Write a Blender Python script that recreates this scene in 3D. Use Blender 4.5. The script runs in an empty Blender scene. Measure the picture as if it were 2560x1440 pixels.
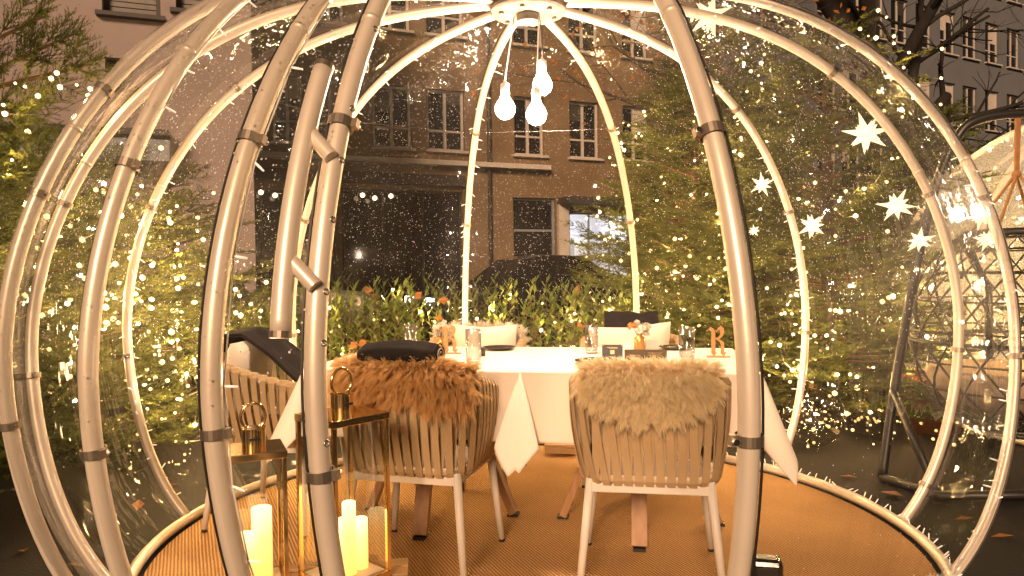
import bpy, bmesh, math, random
import numpy as np
from mathutils import Vector, Matrix

# ------------------------------------------------------------------ scene, camera, light
sc = bpy.context.scene
COL = sc.collection
R = math.radians
F_PX, HC, PITCH, ROLL = 1828.95, 1.142, -0.0222, -0.0125       # focal length in pixels of a 2560-wide frame
cam = bpy.data.cameras.new('camera')
cam.sensor_width = 36; cam.lens = F_PX / 2560 * 36; cam.clip_end = 400; cam.clip_start = 0.05
camo = bpy.data.objects.new('camera', cam); COL.objects.link(camo)
fw = Vector((0, math.cos(PITCH), math.sin(PITCH))); up0 = Vector((0, -math.sin(PITCH), math.cos(PITCH))); rt0 = Vector((1, 0, 0))
rt = rt0 * math.cos(ROLL) + up0 * math.sin(ROLL); up = up0 * math.cos(ROLL) - rt0 * math.sin(ROLL)
M4 = Matrix((( rt.x, up.x, -fw.x, 0), (rt.y, up.y, -fw.y, 0), (rt.z, up.z, -fw.z, HC), (0, 0, 0, 1)))
camo.matrix_world = M4
sc.camera = camo
sc.render.resolution_x, sc.render.resolution_y = 1024, 576

world = bpy.data.worlds.new('World'); sc.world = world; world.use_nodes = True
wn = world.node_tree.nodes; wl = world.node_tree.links
bg = wn['Background']
sky = wn.new('ShaderNodeTexSky'); sky.sky_type = 'NISHITA'; sky.sun_disc = False
sky.sun_elevation = R(22); sky.sun_rotation = R(192)
hs = wn.new('ShaderNodeHueSaturation'); hs.inputs['Saturation'].default_value = 0.0      # night sky over a town: an even warm street glow
tint = wn.new('ShaderNodeMixRGB'); tint.blend_type = 'MULTIPLY'; tint.inputs[0].default_value = 1.0; tint.inputs[2].default_value = (1.0, 0.70, 0.46, 1)
wl.new(sky.outputs[0], hs.inputs['Color']); wl.new(hs.outputs[0], tint.inputs[1]); wl.new(tint.outputs[0], bg.inputs['Color'])
bg.inputs['Strength'].default_value = 0.010
BULB_STRENGTH = 420.0
LED_STRENGTH = 1.5
sun = bpy.data.lights.new('front_fill', 'SUN'); sun.energy = 3.0; sun.angle = R(14); sun.color = (1.0, 0.63, 0.39)  # warm sun lamp added from behind the camera as front fill
suno = bpy.data.objects.new('front_fill', sun); COL.objects.link(suno)
suno.rotation_euler = (R(68), 0, R(-12))

sc.view_settings.view_transform = 'Standard'; sc.view_settings.look = 'None'
sc.view_settings.exposure = 0.5; sc.view_settings.gamma = 1.0; sc.view_settings.use_curve_mapping = False
cy = sc.cycles
cy.transparent_max_bounces = 18; cy.max_bounces = 6; cy.diffuse_bounces = 3; cy.glossy_bounces = 4; cy.transmission_bounces = 8
cy.sample_clamp_indirect = 3.0; cy.sample_clamp_direct = 0.0; cy.caustics_reflective = False; cy.caustics_refractive = False
cy.use_denoising = True
try: cy.denoiser = 'OPENIMAGEDENOISE'
except Exception: pass
cy.use_light_tree = True

def ray(px, py):
    u = (px - 1280) / F_PX; v = (720 - py) / F_PX
    return fw + rt * u + up * v
def at(px, py, Y):
    d = ray(px, py); return Vector((0, 0, HC)) + d * (Y / d.y)
def on(px, py, h):
    d = ray(px, py); return Vector((0, 0, HC)) + d * ((h - HC) / d.z)
rng = random.Random(7)
nr = np.random.default_rng(11)

# ------------------------------------------------------------------ materials
def newmat(name):
    m = bpy.data.materials.new(name); m.use_nodes = True
    nt = m.node_tree; return m, nt, nt.nodes, nt.links, nt.nodes['Principled BSDF']
def pm(name, c1, c2=None, rough=0.6, metal=0.0, ns=8.0, bump=0.0, bs=None, coat=0.0, spec=None, rvar=0.0, detail=6, subs=0.0, aniso=None, sheen=0.0):
    m, nt, n, l, p = newmat(name)
    tc = n.new('ShaderNodeTexCoord')
    mp = n.new('ShaderNodeMapping'); l.new(tc.outputs['Object'], mp.inputs['Vector'])
    if aniso: mp.inputs['Scale'].default_value = aniso
    p.inputs['Roughness'].default_value = rough; p.inputs['Metallic'].default_value = metal
    if spec is not None: p.inputs['Specular IOR Level'].default_value = spec
    if coat: p.inputs['Coat Weight'].default_value = coat; p.inputs['Coat Roughness'].default_value = 0.08
    if subs: p.inputs['Subsurface Weight'].default_value = subs; p.inputs['Subsurface Radius'].default_value = (0.02, 0.012, 0.006)
    if sheen: p.inputs['Sheen Weight'].default_value = sheen
    nz = n.new('ShaderNodeTexNoise'); nz.inputs['Scale'].default_value = ns; nz.inputs['Detail'].default_value = detail
    l.new(mp.outputs[0], nz.inputs['Vector'])
    if c2 is None: c2 = tuple(x * 0.8 for x in c1)
    cr = n.new('ShaderNodeValToRGB')
    cr.color_ramp.elements[0].position = 0.3; cr.color_ramp.elements[1].position = 0.7
    cr.color_ramp.elements[0].color = (*c2, 1); cr.color_ramp.elements[1].color = (*c1, 1)
    l.new(nz.outputs['Fac'], cr.inputs['Fac']); l.new(cr.outputs[0], p.inputs['Base Color'])
    if rvar:
        mr = n.new('ShaderNodeMapRange'); mr.inputs['To Min'].default_value = max(0, rough - rvar); mr.inputs['To Max'].default_value = min(1, rough + rvar)
        l.new(nz.outputs['Fac'], mr.inputs['Value']); l.new(mr.outputs[0], p.inputs['Roughness'])
    if bump:
        nb = n.new('ShaderNodeTexNoise'); nb.inputs['Scale'].default_value = bs or ns * 6; nb.inputs['Detail'].default_value = 8
        l.new(mp.outputs[0], nb.inputs['Vector'])
        b = n.new('ShaderNodeBump'); b.inputs['Strength'].default_value = bump; b.inputs['Distance'].default_value = 0.01
        l.new(nb.outputs['Fac'], b.inputs['Height']); l.new(b.outputs[0], p.inputs['Normal'])
    return m
def emat(name, col, strength, sample=True, base=(0.8, 0.8, 0.8)):
    m, nt, n, l, p = newmat(name)
    p.inputs['Base Color'].default_value = (*base, 1)
    p.inputs['Emission Color'].default_value = (*col, 1); p.inputs['Emission Strength'].default_value = strength
    if not sample: m.cycles.emission_sampling = 'NONE'
    return m
def glassmat(name, tint=(1, 1, 1), refl0=0.05, refl1=0.85, rough=0.02, fog=0.0, power=4.0):
    """thin sheet of glass: see-through, mirror-like towards grazing angles"""
    m, nt, n, l, p = newmat(name); n.remove(p)
    out = n['Material Output']
    tr = n.new('ShaderNodeBsdfTransparent'); tr.inputs['Color'].default_value = (*tint, 1)
    gl = n.new('ShaderNodeBsdfGlossy'); gl.inputs['Roughness'].default_value = rough
    lw = n.new('ShaderNodeLayerWeight'); lw.inputs['Blend'].default_value = 0.5
    pw = n.new('ShaderNodeMath'); pw.operation = 'POWER'; pw.inputs[1].default_value = power
    l.new(lw.outputs['Facing'], pw.inputs[0])
    mr = n.new('ShaderNodeMapRange'); mr.inputs['To Min'].default_value = refl0; mr.inputs['To Max'].default_value = refl1
    l.new(pw.outputs[0], mr.inputs['Value'])
    mx = n.new('ShaderNodeMixShader'); l.new(mr.outputs[0], mx.inputs[0]); l.new(tr.outputs[0], mx.inputs[1]); l.new(gl.outputs[0], mx.inputs[2])
    l.new(mx.outputs[0], out.inputs['Surface'])
    return m

def filmmat():
    m, nt, n, l, p = newmat('clear_pvc_film'); n.remove(p)
    out = n['Material Output']
    tc = n.new('ShaderNodeTexCoord'); OB = tc.outputs['Object']
    def math_(op, a, b=None, clamp=False):
        q = n.new('ShaderNodeMath'); q.operation = op; q.use_clamp = clamp
        for i, v in enumerate((a, b)):
            if v is None: continue
            if isinstance(v, (int, float)): q.inputs[i].default_value = v
            else: l.new(v, q.inputs[i])
        return q.outputs[0]
    def noise(scale, detail=3, vec=OB, rough=0.5):
        q = n.new('ShaderNodeTexNoise'); q.inputs['Scale'].default_value = scale; q.inputs['Detail'].default_value = detail; q.inputs['Roughness'].default_value = rough
        l.new(vec, q.inputs['Vector']); return q.outputs['Fac']
    # wrinkles of the foil (vertical waves) for the mirrored picture
    mp = n.new('ShaderNodeMapping'); mp.inputs['Scale'].default_value = (3.0, 3.0, 0.7); l.new(OB, mp.inputs['Vector'])
    wr = noise(1.6, 3, mp.outputs[0])
    bp = n.new('ShaderNodeBump'); bp.inputs['Strength'].default_value = 0.2; bp.inputs['Distance'].default_value = 0.05
    l.new(wr, bp.inputs['Height'])
    # drops of condensation: two sizes of round specks
    def specks(scale, rmax, keep):
        v = n.new('ShaderNodeTexVoronoi'); v.inputs['Scale'].default_value = scale; v.inputs['Randomness'].default_value = 1.0
        l.new(OB, v.inputs['Vector'])
        sp = n.new('ShaderNodeSeparateColor'); l.new(v.outputs['Color'], sp.inputs[0])
        rad = math_('MULTIPLY', sp.outputs[0], rmax)
        on_ = math_('LESS_THAN', v.outputs['Distance'], rad)
        kp = math_('LESS_THAN', sp.outputs[1], keep)
        return math_('MULTIPLY', on_, kp)
    sx = n.new('ShaderNodeSeparateXYZ'); l.new(OB, sx.inputs[0])
    hgt = n.new('ShaderNodeMapRange'); hgt.inputs['From Min'].default_value = 0.8; hgt.inputs['From Max'].default_value = 1.35
    hgt.inputs['To Min'].default_value = 0.0; hgt.inputs['To Max'].default_value = 1.0; hgt.clamp = True
    l.new(sx.outputs[2], hgt.inputs['Value'])
    patch = math_('MULTIPLY', math_('SUBTRACT', noise(1.1, 4), 0.26, False), 3.2, True)
    keep = math_('MULTIPLY', math_('ADD', math_('MULTIPLY', hgt.outputs[0], 0.97), 0.03), patch)
    # the panels near the door were wiped: fewer drops there
    front = n.new('ShaderNodeMapRange'); front.inputs['From Min'].default_value = 2.2; front.inputs['From Max'].default_value = 3.5
    front.inputs['To Min'].default_value = 0.10; front.inputs['To Max'].default_value = 1.0; front.clamp = True
    l.new(sx.outputs[1], front.inputs['Value'])
    keep = math_('MULTIPLY', keep, front.outputs[0])
    s1 = specks(210.0, 0.62, keep); s2 = specks(130.0, 0.38, math_('MULTIPLY', keep, 0.03))
    sp = math_('MAXIMUM', s1, s2)
    fog = math_('ADD', math_('MULTIPLY', keep, 0.20), 0.004)
    tr = n.new('ShaderNodeBsdfTransparent'); tr.inputs['Color'].default_value = (0.97, 0.97, 0.96, 1)
    gl = n.new('ShaderNodeBsdfGlossy'); gl.inputs['Roughness'].default_value = 0.045; l.new(bp.outputs[0], gl.inputs['Normal'])
    df = n.new('ShaderNodeBsdfDiffuse'); df.inputs['Color'].default_value = (0.95, 0.95, 0.95, 1)
    tl = n.new('ShaderNodeBsdfTranslucent'); tl.inputs['Color'].default_value = (0.85, 0.85, 0.85, 1)
    dt0 = n.new('ShaderNodeMixShader'); dt0.inputs[0].default_value = 0.3; l.new(df.outputs[0], dt0.inputs[1]); l.new(tl.outputs[0], dt0.inputs[2])
    gw = n.new('ShaderNodeBsdfGlossy'); gw.inputs['Roughness'].default_value = 0.38      # wet drops scatter the lamps in a broad lobe
    dt = n.new('ShaderNodeMixShader'); dt.inputs[0].default_value = 0.5; l.new(dt0.outputs[0], dt.inputs[1]); l.new(gw.outputs[0], dt.inputs[2])
    lw = n.new('ShaderNodeLayerWeight'); lw.inputs['Blend'].default_value = 0.5; l.new(bp.outputs[0], lw.inputs['Normal'])
    fr = math_('ADD', math_('MULTIPLY', math_('POWER', lw.outputs['Facing'], 4.0), 0.70), 0.02)
    m1 = n.new('ShaderNodeMixShader'); l.new(fog, m1.inputs[0]); l.new(tr.outputs[0], m1.inputs[1]); l.new(dt.outputs[0], m1.inputs[2])
    m2 = n.new('ShaderNodeMixShader'); l.new(fr, m2.inputs[0]); l.new(m1.outputs[0], m2.inputs[1]); l.new(gl.outputs[0], m2.inputs[2])
    m3 = n.new('ShaderNodeMixShader'); l.new(math_('MULTIPLY', sp, 0.92), m3.inputs[0]); l.new(m2.outputs[0], m3.inputs[1]); l.new(dt.outputs[0], m3.inputs[2])
    l.new(m3.outputs[0], out.inputs['Surface'])
    return m

def rugmat():
    m, nt, n, l, p = newmat('sisal_weave')
    tc = n.new('ShaderNodeTexCoord'); mp = n.new('ShaderNodeMapping'); mp.inputs['Rotation'].default_value = (0, 0, R(-24))
    l.new(tc.outputs['Object'], mp.inputs['Vector'])
    def wave(scale, direction, dist):
        w = n.new('ShaderNodeTexWave'); w.wave_type = 'BANDS'; w.bands_direction = direction
        w.inputs['Scale'].default_value = scale; w.inputs['Distortion'].default_value = dist; w.inputs['Detail'].default_value = 2
        w.inputs['Detail Scale'].default_value = 3.0
        l.new(mp.outputs[0], w.inputs['Vector']); return w
    w1 = wave(24, 'X', 1.2); w2 = wave(34, 'Y', 1.6)
    mul = n.new('ShaderNodeMath'); mul.operation = 'MULTIPLY'; l.new(w1.outputs['Fac'], mul.inputs[0]); 
    mr0 = n.new('ShaderNodeMapRange'); mr0.inputs['To Min'].default_value = 0.6; l.new(w2.outputs['Fac'], mr0.inputs['Value']); l.new(mr0.outputs[0], mul.inputs[1])
    nz = n.new('ShaderNodeTexNoise'); nz.inputs['Scale'].default_value = 2.2; nz.inputs['Detail'].default_value = 7; l.new(mp.outputs[0], nz.inputs['Vector'])
    cr = n.new('ShaderNodeValToRGB'); cr.color_ramp.elements[0].color = (0.32, 0.16, 0.055, 1); cr.color_ramp.elements[1].color = (0.88, 0.55, 0.24, 1)
    l.new(mul.outputs[0], cr.inputs['Fac'])
    mx = n.new('ShaderNodeMixRGB'); mx.blend_type = 'MULTIPLY'; mx.inputs[0].default_value = 0.5
    cr2 = n.new('ShaderNodeValToRGB'); cr2.color_ramp.elements[0].position = 0.3; cr2.color_ramp.elements[1].position = 0.7
    cr2.color_ramp.elements[0].color = (0.50, 0.45, 0.38, 1); cr2.color_ramp.elements[1].color = (1, 1, 1, 1)
    l.new(nz.outputs['Fac'], cr2.inputs['Fac']); l.new(cr.outputs[0], mx.inputs[1]); l.new(cr2.outputs[0], mx.inputs[2])
    l.new(mx.outputs[0], p.inputs['Base Color']); p.inputs['Roughness'].default_value = 0.85; p.inputs['Specular IOR Level'].default_value = 0.25
    b = n.new('ShaderNodeBump'); b.inputs['Strength'].default_value = 0.7; b.inputs['Distance'].default_value = 0.004
    l.new(mul.outputs[0], b.inputs['Height'])
    l.new(b.outputs[0], p.inputs['Normal'])
    return m

def strapmat():
    m = pm('strap_webbing', (0.52, 0.385, 0.22), (0.41, 0.295, 0.16), rough=0.75, ns=5, spec=0.2)
    nt = m.node_tree; n = nt.nodes; l = nt.links; p = n['Principled BSDF']
    tc = n.new('ShaderNodeTexCoord'); mp = n.new('ShaderNodeMapping'); mp.inputs['Rotation'].default_value = (0, R(45), 0); l.new(tc.outputs['Object'], mp.inputs['Vector'])
    w = n.new('ShaderNodeTexWave'); w.inputs['Scale'].default_value = 60; l.new(mp.outputs[0], w.inputs['Vector'])
    b = n.new('ShaderNodeBump'); b.inputs['Strength'].default_value = 0.5; b.inputs['Distance'].default_value = 0.002
    l.new(w.outputs['Fac'], b.inputs['Height']); l.new(b.outputs[0], p.inputs['Normal'])
    return m

def leafmat(name, c1, c2, rough=0.5, ns=9, trans=0.25, spec=None):
    m = pm(name, c1, c2, rough=rough, ns=ns, spec=spec)
    nt = m.node_tree; n = nt.nodes; l = nt.links; p = n['Principled BSDF']
    tl = n.new('ShaderNodeBsdfTranslucent'); mx = n.new('ShaderNodeMixShader'); mx.inputs[0].default_value = trans
    src = p.inputs['Base Color'].links[0].from_socket
    l.new(src, tl.inputs['Color']); l.new(p.outputs[0], mx.inputs[1]); l.new(tl.outputs[0], mx.inputs[2])
    l.new(mx.outputs[0], n['Material Output'].inputs['Surface'])
    return m

MT = dict(
    ground=pm('wet_asphalt', (0.014, 0.012, 0.010), (0.005, 0.0045, 0.004), rough=0.85, spec=0.2, ns=3, bump=0.6, bs=90, rvar=0.2),
    rug=rugmat(), film=filmmat(), strap=strapmat(),
    alu=pm('brushed_champagne_aluminium', (0.87, 0.78, 0.64), (0.79, 0.70, 0.57), rough=0.36, metal=0.3, ns=6, bump=0.04, bs=60, rvar=0.06),
    clamp=pm('clamp_steel', (0.42, 0.36, 0.28), rough=0.42, metal=0.85, ns=20),
    screw=pm('bright_screw', (0.7, 0.68, 0.64), rough=0.25, metal=1.0),
    seam=pm('black_piping', (0.02, 0.018, 0.016), rough=0.5),
    whiteplast=pm('white_cable_plastic', (0.8, 0.78, 0.74), (0.74, 0.72, 0.68), rough=0.4, ns=20),
    hub=pm('milky_acrylic', (0.26, 0.23, 0.19), (0.14, 0.125, 0.10), rough=0.15, ns=14),
    cloth=pm('white_tablecloth', (0.86, 0.78, 0.67), (0.82, 0.74, 0.63), rough=0.85, ns=4, bump=0.12, bs=160, sheen=0.2),
    wood=pm('oiled_teak', (0.42, 0.24, 0.11), (0.30, 0.16, 0.07), rough=0.5, ns=5, bump=0.15, bs=40, aniso=(8, 8, 1)),
    crate=pm('raw_pine', (0.58, 0.38, 0.19), (0.42, 0.25, 0.11), rough=0.65, ns=4, bump=0.2, bs=30, aniso=(1, 6, 6)),
    birch=pm('birch_ply', (0.56, 0.30, 0.11), (0.46, 0.23, 0.08), rough=0.55, ns=6, aniso=(1, 1, 9)),
    frame=pm('cream_powder_coat', (0.76, 0.72, 0.64), (0.70, 0.66, 0.58), rough=0.45, ns=12),
    rope=pm('wound_rope_rail', (0.58, 0.46, 0.30), (0.46, 0.35, 0.22), rough=0.8, ns=30, bump=0.5, bs=120),
    foot=pm('black_rubber', (0.02, 0.02, 0.02), rough=0.6),
    seatpad=pm('taupe_seat_fabric', (0.30, 0.235, 0.16), (0.25, 0.19, 0.13), rough=0.9, ns=10, bump=0.2, bs=200),
    cushion=pm('cream_linen', (0.74, 0.66, 0.54), (0.68, 0.60, 0.48), rough=0.9, ns=10, bump=0.2, bs=200, sheen=0.3),
    blanket=pm('charcoal_wool', (0.026, 0.022, 0.021), (0.016, 0.014, 0.0135), rough=0.95, ns=14, bump=0.35, bs=260, spec=0.15),
    stitch=pm('cream_stitching', (0.55, 0.46, 0.36), rough=0.9),
    gold=pm('polished_brass', (0.95, 0.72, 0.38), (0.90, 0.64, 0.31), rough=0.14, metal=1.0, ns=5, rvar=0.05),
    brassvase=pm('amber_brass_vase', (0.62, 0.38, 0.14), (0.5, 0.28, 0.09), rough=0.3, metal=0.6, ns=9),
    glass=glassmat('drinking_glass', (0.95, 0.95, 0.94), 0.09, 0.95, 0.02, power=2.0),
    glassrim=glassmat('glass_rim', (0.9, 0.9, 0.9), 0.55, 0.95, 0.05),
    pane=glassmat('lantern_glass', (0.97, 0.97, 0.96), 0.07, 0.8, 0.015),
    weld=glassmat('welded_foil_edge', (0.75, 0.7, 0.62), 0.35, 0.9, 0.12),
    globe=glassmat('ornament_glass', (0.93, 0.90, 0.84), 0.16, 0.95, 0.02, power=2.2),
    winglass=pm('dark_window_glass', (0.012, 0.013, 0.016), rough=0.06, ns=2, spec=0.8),
    plate=pm('dark_glazed_plate', (0.035, 0.03, 0.026), (0.06, 0.05, 0.04), rough=0.2, ns=25),
    blackgloss=pm('gloss_black_plastic', (0.012, 0.012, 0.012), rough=0.12, coat=0.5, bump=0.1, bs=20),
    cardblack=pm('black_card', (0.02, 0.021, 0.024), rough=0.45),
    cardolive=pm('olive_card', (0.13, 0.10, 0.06), rough=0.5),
    print=pm('gold_print', (0.62, 0.48, 0.25), rough=0.4, metal=0.3),
    paper=pm('white_card', (0.78, 0.75, 0.70), rough=0.7),
    steel=pm('cutlery_steel', (0.62, 0.6, 0.57), rough=0.18, metal=1.0),
    petal_w=leafmat('white_petals', (0.82, 0.78, 0.70), (0.72, 0.66, 0.52), ns=40, trans=0.3),
    petal_o=leafmat('apricot_petals', (0.72, 0.40, 0.16), (0.6, 0.28, 0.08), ns=40, trans=0.3),
    stemg=leafmat('flower_stem', (0.10, 0.14, 0.05), (0.07, 0.08, 0.03)),
    fir=leafmat('fir_needles', (0.13, 0.15, 0.035), (0.008, 0.013, 0.004), rough=0.6, ns=6, trans=0.15, spec=0.2),
    bark=pm('dark_bark', (0.075, 0.052, 0.036), (0.035, 0.024, 0.017), rough=0.9, ns=9, bump=0.8, bs=40, aniso=(1, 1, 0.3)),
    darkbark=pm('wet_dark_bark', (0.03, 0.024, 0.018), (0.014, 0.011, 0.009), rough=0.9, ns=9, bump=0.8, bs=40, aniso=(1, 1, 0.3)),
    twig=pm('brown_twig', (0.11, 0.065, 0.03), (0.07, 0.04, 0.018), rough=0.85, ns=20),
    laurel=leafmat('laurel_leaves', (0.15, 0.20, 0.045), (0.06, 0.10, 0.02), rough=0.3, ns=14, trans=0.3),
    withered=leafmat('withered_leaves', (0.30, 0.12, 0.03), (0.2, 0.07, 0.015), rough=0.6, ns=14, trans=0.3),
    autumn=leafmat('autumn_leaves', (0.55, 0.22, 0.03), (0.36, 0.12, 0.015), rough=0.5, ns=14, trans=0.4),
    stucco_rose=pm('rosy_stucco', (0.30, 0.25, 0.24), (0.255, 0.21, 0.205), rough=0.9, ns=1.2, bump=0.3, bs=70),
    stucco_ochre=pm('ochre_stucco', (0.215, 0.15, 0.085), (0.155, 0.105, 0.058), rough=0.9, ns=1.0, bump=0.3, bs=60),
    stucco_grey=pm('grey_stucco', (0.14, 0.15, 0.165), (0.115, 0.123, 0.135), rough=0.9, ns=0.8, bump=0.2, bs=40),
    trimlight=pm('painted_trim', (0.55, 0.50, 0.44), (0.47, 0.43, 0.37), rough=0.7, ns=6),
    trimdark=pm('dark_trim', (0.05, 0.045, 0.04), rough=0.6, ns=6),
    bluegrey=pm('bluegrey_paint', (0.24, 0.27, 0.31), (0.2, 0.225, 0.26), rough=0.5, ns=4),
    shutter=pm('shutter_slats', (0.20, 0.185, 0.165), (0.15, 0.14, 0.125), rough=0.6, ns=6),
    carpaint=pm('black_car_paint', (0.012, 0.012, 0.014), rough=0.25, coat=0.9),
    carpaint2=pm('silver_car_paint', (0.20, 0.20, 0.205), rough=0.3, metal=0.5, coat=0.8),
    blackmetal=pm('black_powder_coat', (0.02, 0.019, 0.018), rough=0.4, ns=9),
    lattice=pm('black_resin_weave', (0.022, 0.02, 0.018), rough=0.5, ns=9),
    leather=pm('tan_rope', (0.34, 0.17, 0.06), (0.25, 0.12, 0.04), rough=0.8, ns=30, bump=0.4, bs=150),
    terracotta=pm('terracotta', (0.36, 0.10, 0.035), (0.28, 0.07, 0.02), rough=0.75, ns=7, bump=0.2),
    soil=pm('soil', (0.03, 0.02, 0.014), rough=1.0, ns=9),
    tyre=pm('tyre_rubber', (0.015, 0.015, 0.015), rough=0.8),
    roomwhite=pm('white_room', (0.72, 0.72, 0.76), rough=0.8, ns=3),
    bulb=emat('lit_bulb', (1.0, 0.71, 0.50), BULB_STRENGTH),
    led=emat('lit_led', (1.0, 0.57, 0.18), LED_STRENGTH, sample=False),
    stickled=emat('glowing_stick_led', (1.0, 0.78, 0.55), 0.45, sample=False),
    star=emat('lit_paper_star', (1.0, 0.72, 0.36), 1.05, sample=True),
    candle=emat('lit_wax', (1.0, 0.60, 0.22), 1.6, base=(0.8, 0.7, 0.5)),
    shoplamp=emat('shop_tube_lamp', (0.93, 0.95, 1.0), 90.0),
    warmlamp=emat('warm_globe_lamp', (1.0, 0.72, 0.42), 2.5, sample=False),
    headlamp=emat('car_lamp', (0.9, 0.95, 1.0), 3.0, sample=False),
)
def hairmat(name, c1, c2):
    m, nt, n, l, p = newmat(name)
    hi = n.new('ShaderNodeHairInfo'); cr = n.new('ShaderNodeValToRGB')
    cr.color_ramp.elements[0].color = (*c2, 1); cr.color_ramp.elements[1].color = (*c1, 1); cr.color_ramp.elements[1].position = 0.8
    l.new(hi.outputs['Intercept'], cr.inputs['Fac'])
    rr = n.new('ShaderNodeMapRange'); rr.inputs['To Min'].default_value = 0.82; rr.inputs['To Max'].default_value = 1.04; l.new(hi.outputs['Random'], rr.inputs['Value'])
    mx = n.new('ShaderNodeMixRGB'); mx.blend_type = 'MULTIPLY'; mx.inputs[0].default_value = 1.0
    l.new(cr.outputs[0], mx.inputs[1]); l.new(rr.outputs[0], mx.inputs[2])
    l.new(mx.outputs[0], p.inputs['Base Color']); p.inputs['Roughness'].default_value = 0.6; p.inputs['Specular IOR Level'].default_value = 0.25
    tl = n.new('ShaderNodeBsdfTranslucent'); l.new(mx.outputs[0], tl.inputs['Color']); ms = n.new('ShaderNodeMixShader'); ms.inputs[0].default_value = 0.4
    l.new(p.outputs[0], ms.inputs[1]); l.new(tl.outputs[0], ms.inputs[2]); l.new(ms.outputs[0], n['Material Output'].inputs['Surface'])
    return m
def film2mat():
    m, nt, n, l, p = newmat('misted_foil'); n.remove(p); out = n['Material Output']
    tc = n.new('ShaderNodeTexCoord'); nz = n.new('ShaderNodeTexNoise'); nz.inputs['Scale'].default_value = 160; nz.inputs['Detail'].default_value = 3; l.new(tc.outputs['Object'], nz.inputs['Vector'])
    mr = n.new('ShaderNodeMapRange'); mr.inputs['From Min'].default_value = 0.35; mr.inputs['From Max'].default_value = 0.65; mr.inputs['To Min'].default_value = 0.22; mr.inputs['To Max'].default_value = 0.6; l.new(nz.outputs['Fac'], mr.inputs['Value'])
    tr = n.new('ShaderNodeBsdfTransparent'); df = n.new('ShaderNodeBsdfDiffuse'); tl = n.new('ShaderNodeBsdfTranslucent'); gl = n.new('ShaderNodeBsdfGlossy'); gl.inputs['Roughness'].default_value = 0.1
    for q in (df, tl): q.inputs['Color'].default_value = (0.7, 0.72, 0.75, 1)
    a = n.new('ShaderNodeMixShader'); a.inputs[0].default_value = 0.5; l.new(df.outputs[0], a.inputs[1]); l.new(tl.outputs[0], a.inputs[2])
    b = n.new('ShaderNodeMixShader'); l.new(mr.outputs[0], b.inputs[0]); l.new(tr.outputs[0], b.inputs[1]); l.new(a.outputs[0], b.inputs[2])
    c = n.new('ShaderNodeMixShader'); c.inputs[0].default_value = 0.06; l.new(b.outputs[0], c.inputs[1]); l.new(gl.outputs[0], c.inputs[2]); l.new(c.outputs[0], out.inputs['Surface'])
    return m
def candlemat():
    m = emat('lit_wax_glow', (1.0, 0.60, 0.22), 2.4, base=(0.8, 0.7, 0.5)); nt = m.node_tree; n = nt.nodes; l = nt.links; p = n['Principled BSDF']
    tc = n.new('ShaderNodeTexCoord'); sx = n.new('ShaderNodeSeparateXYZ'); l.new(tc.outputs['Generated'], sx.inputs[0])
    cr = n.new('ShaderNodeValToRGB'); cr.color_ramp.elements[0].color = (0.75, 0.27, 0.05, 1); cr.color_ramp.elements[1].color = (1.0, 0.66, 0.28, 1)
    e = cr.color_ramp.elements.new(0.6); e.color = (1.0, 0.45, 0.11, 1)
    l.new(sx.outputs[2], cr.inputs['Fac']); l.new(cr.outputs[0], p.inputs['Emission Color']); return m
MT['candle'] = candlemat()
MT['film2'] = film2mat()
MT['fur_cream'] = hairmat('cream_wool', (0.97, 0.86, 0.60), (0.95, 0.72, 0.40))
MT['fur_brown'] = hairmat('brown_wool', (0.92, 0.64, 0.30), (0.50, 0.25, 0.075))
MT['fur_white'] = hairmat('white_wool', (0.85, 0.78, 0.66), (0.7, 0.6, 0.46))

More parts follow.
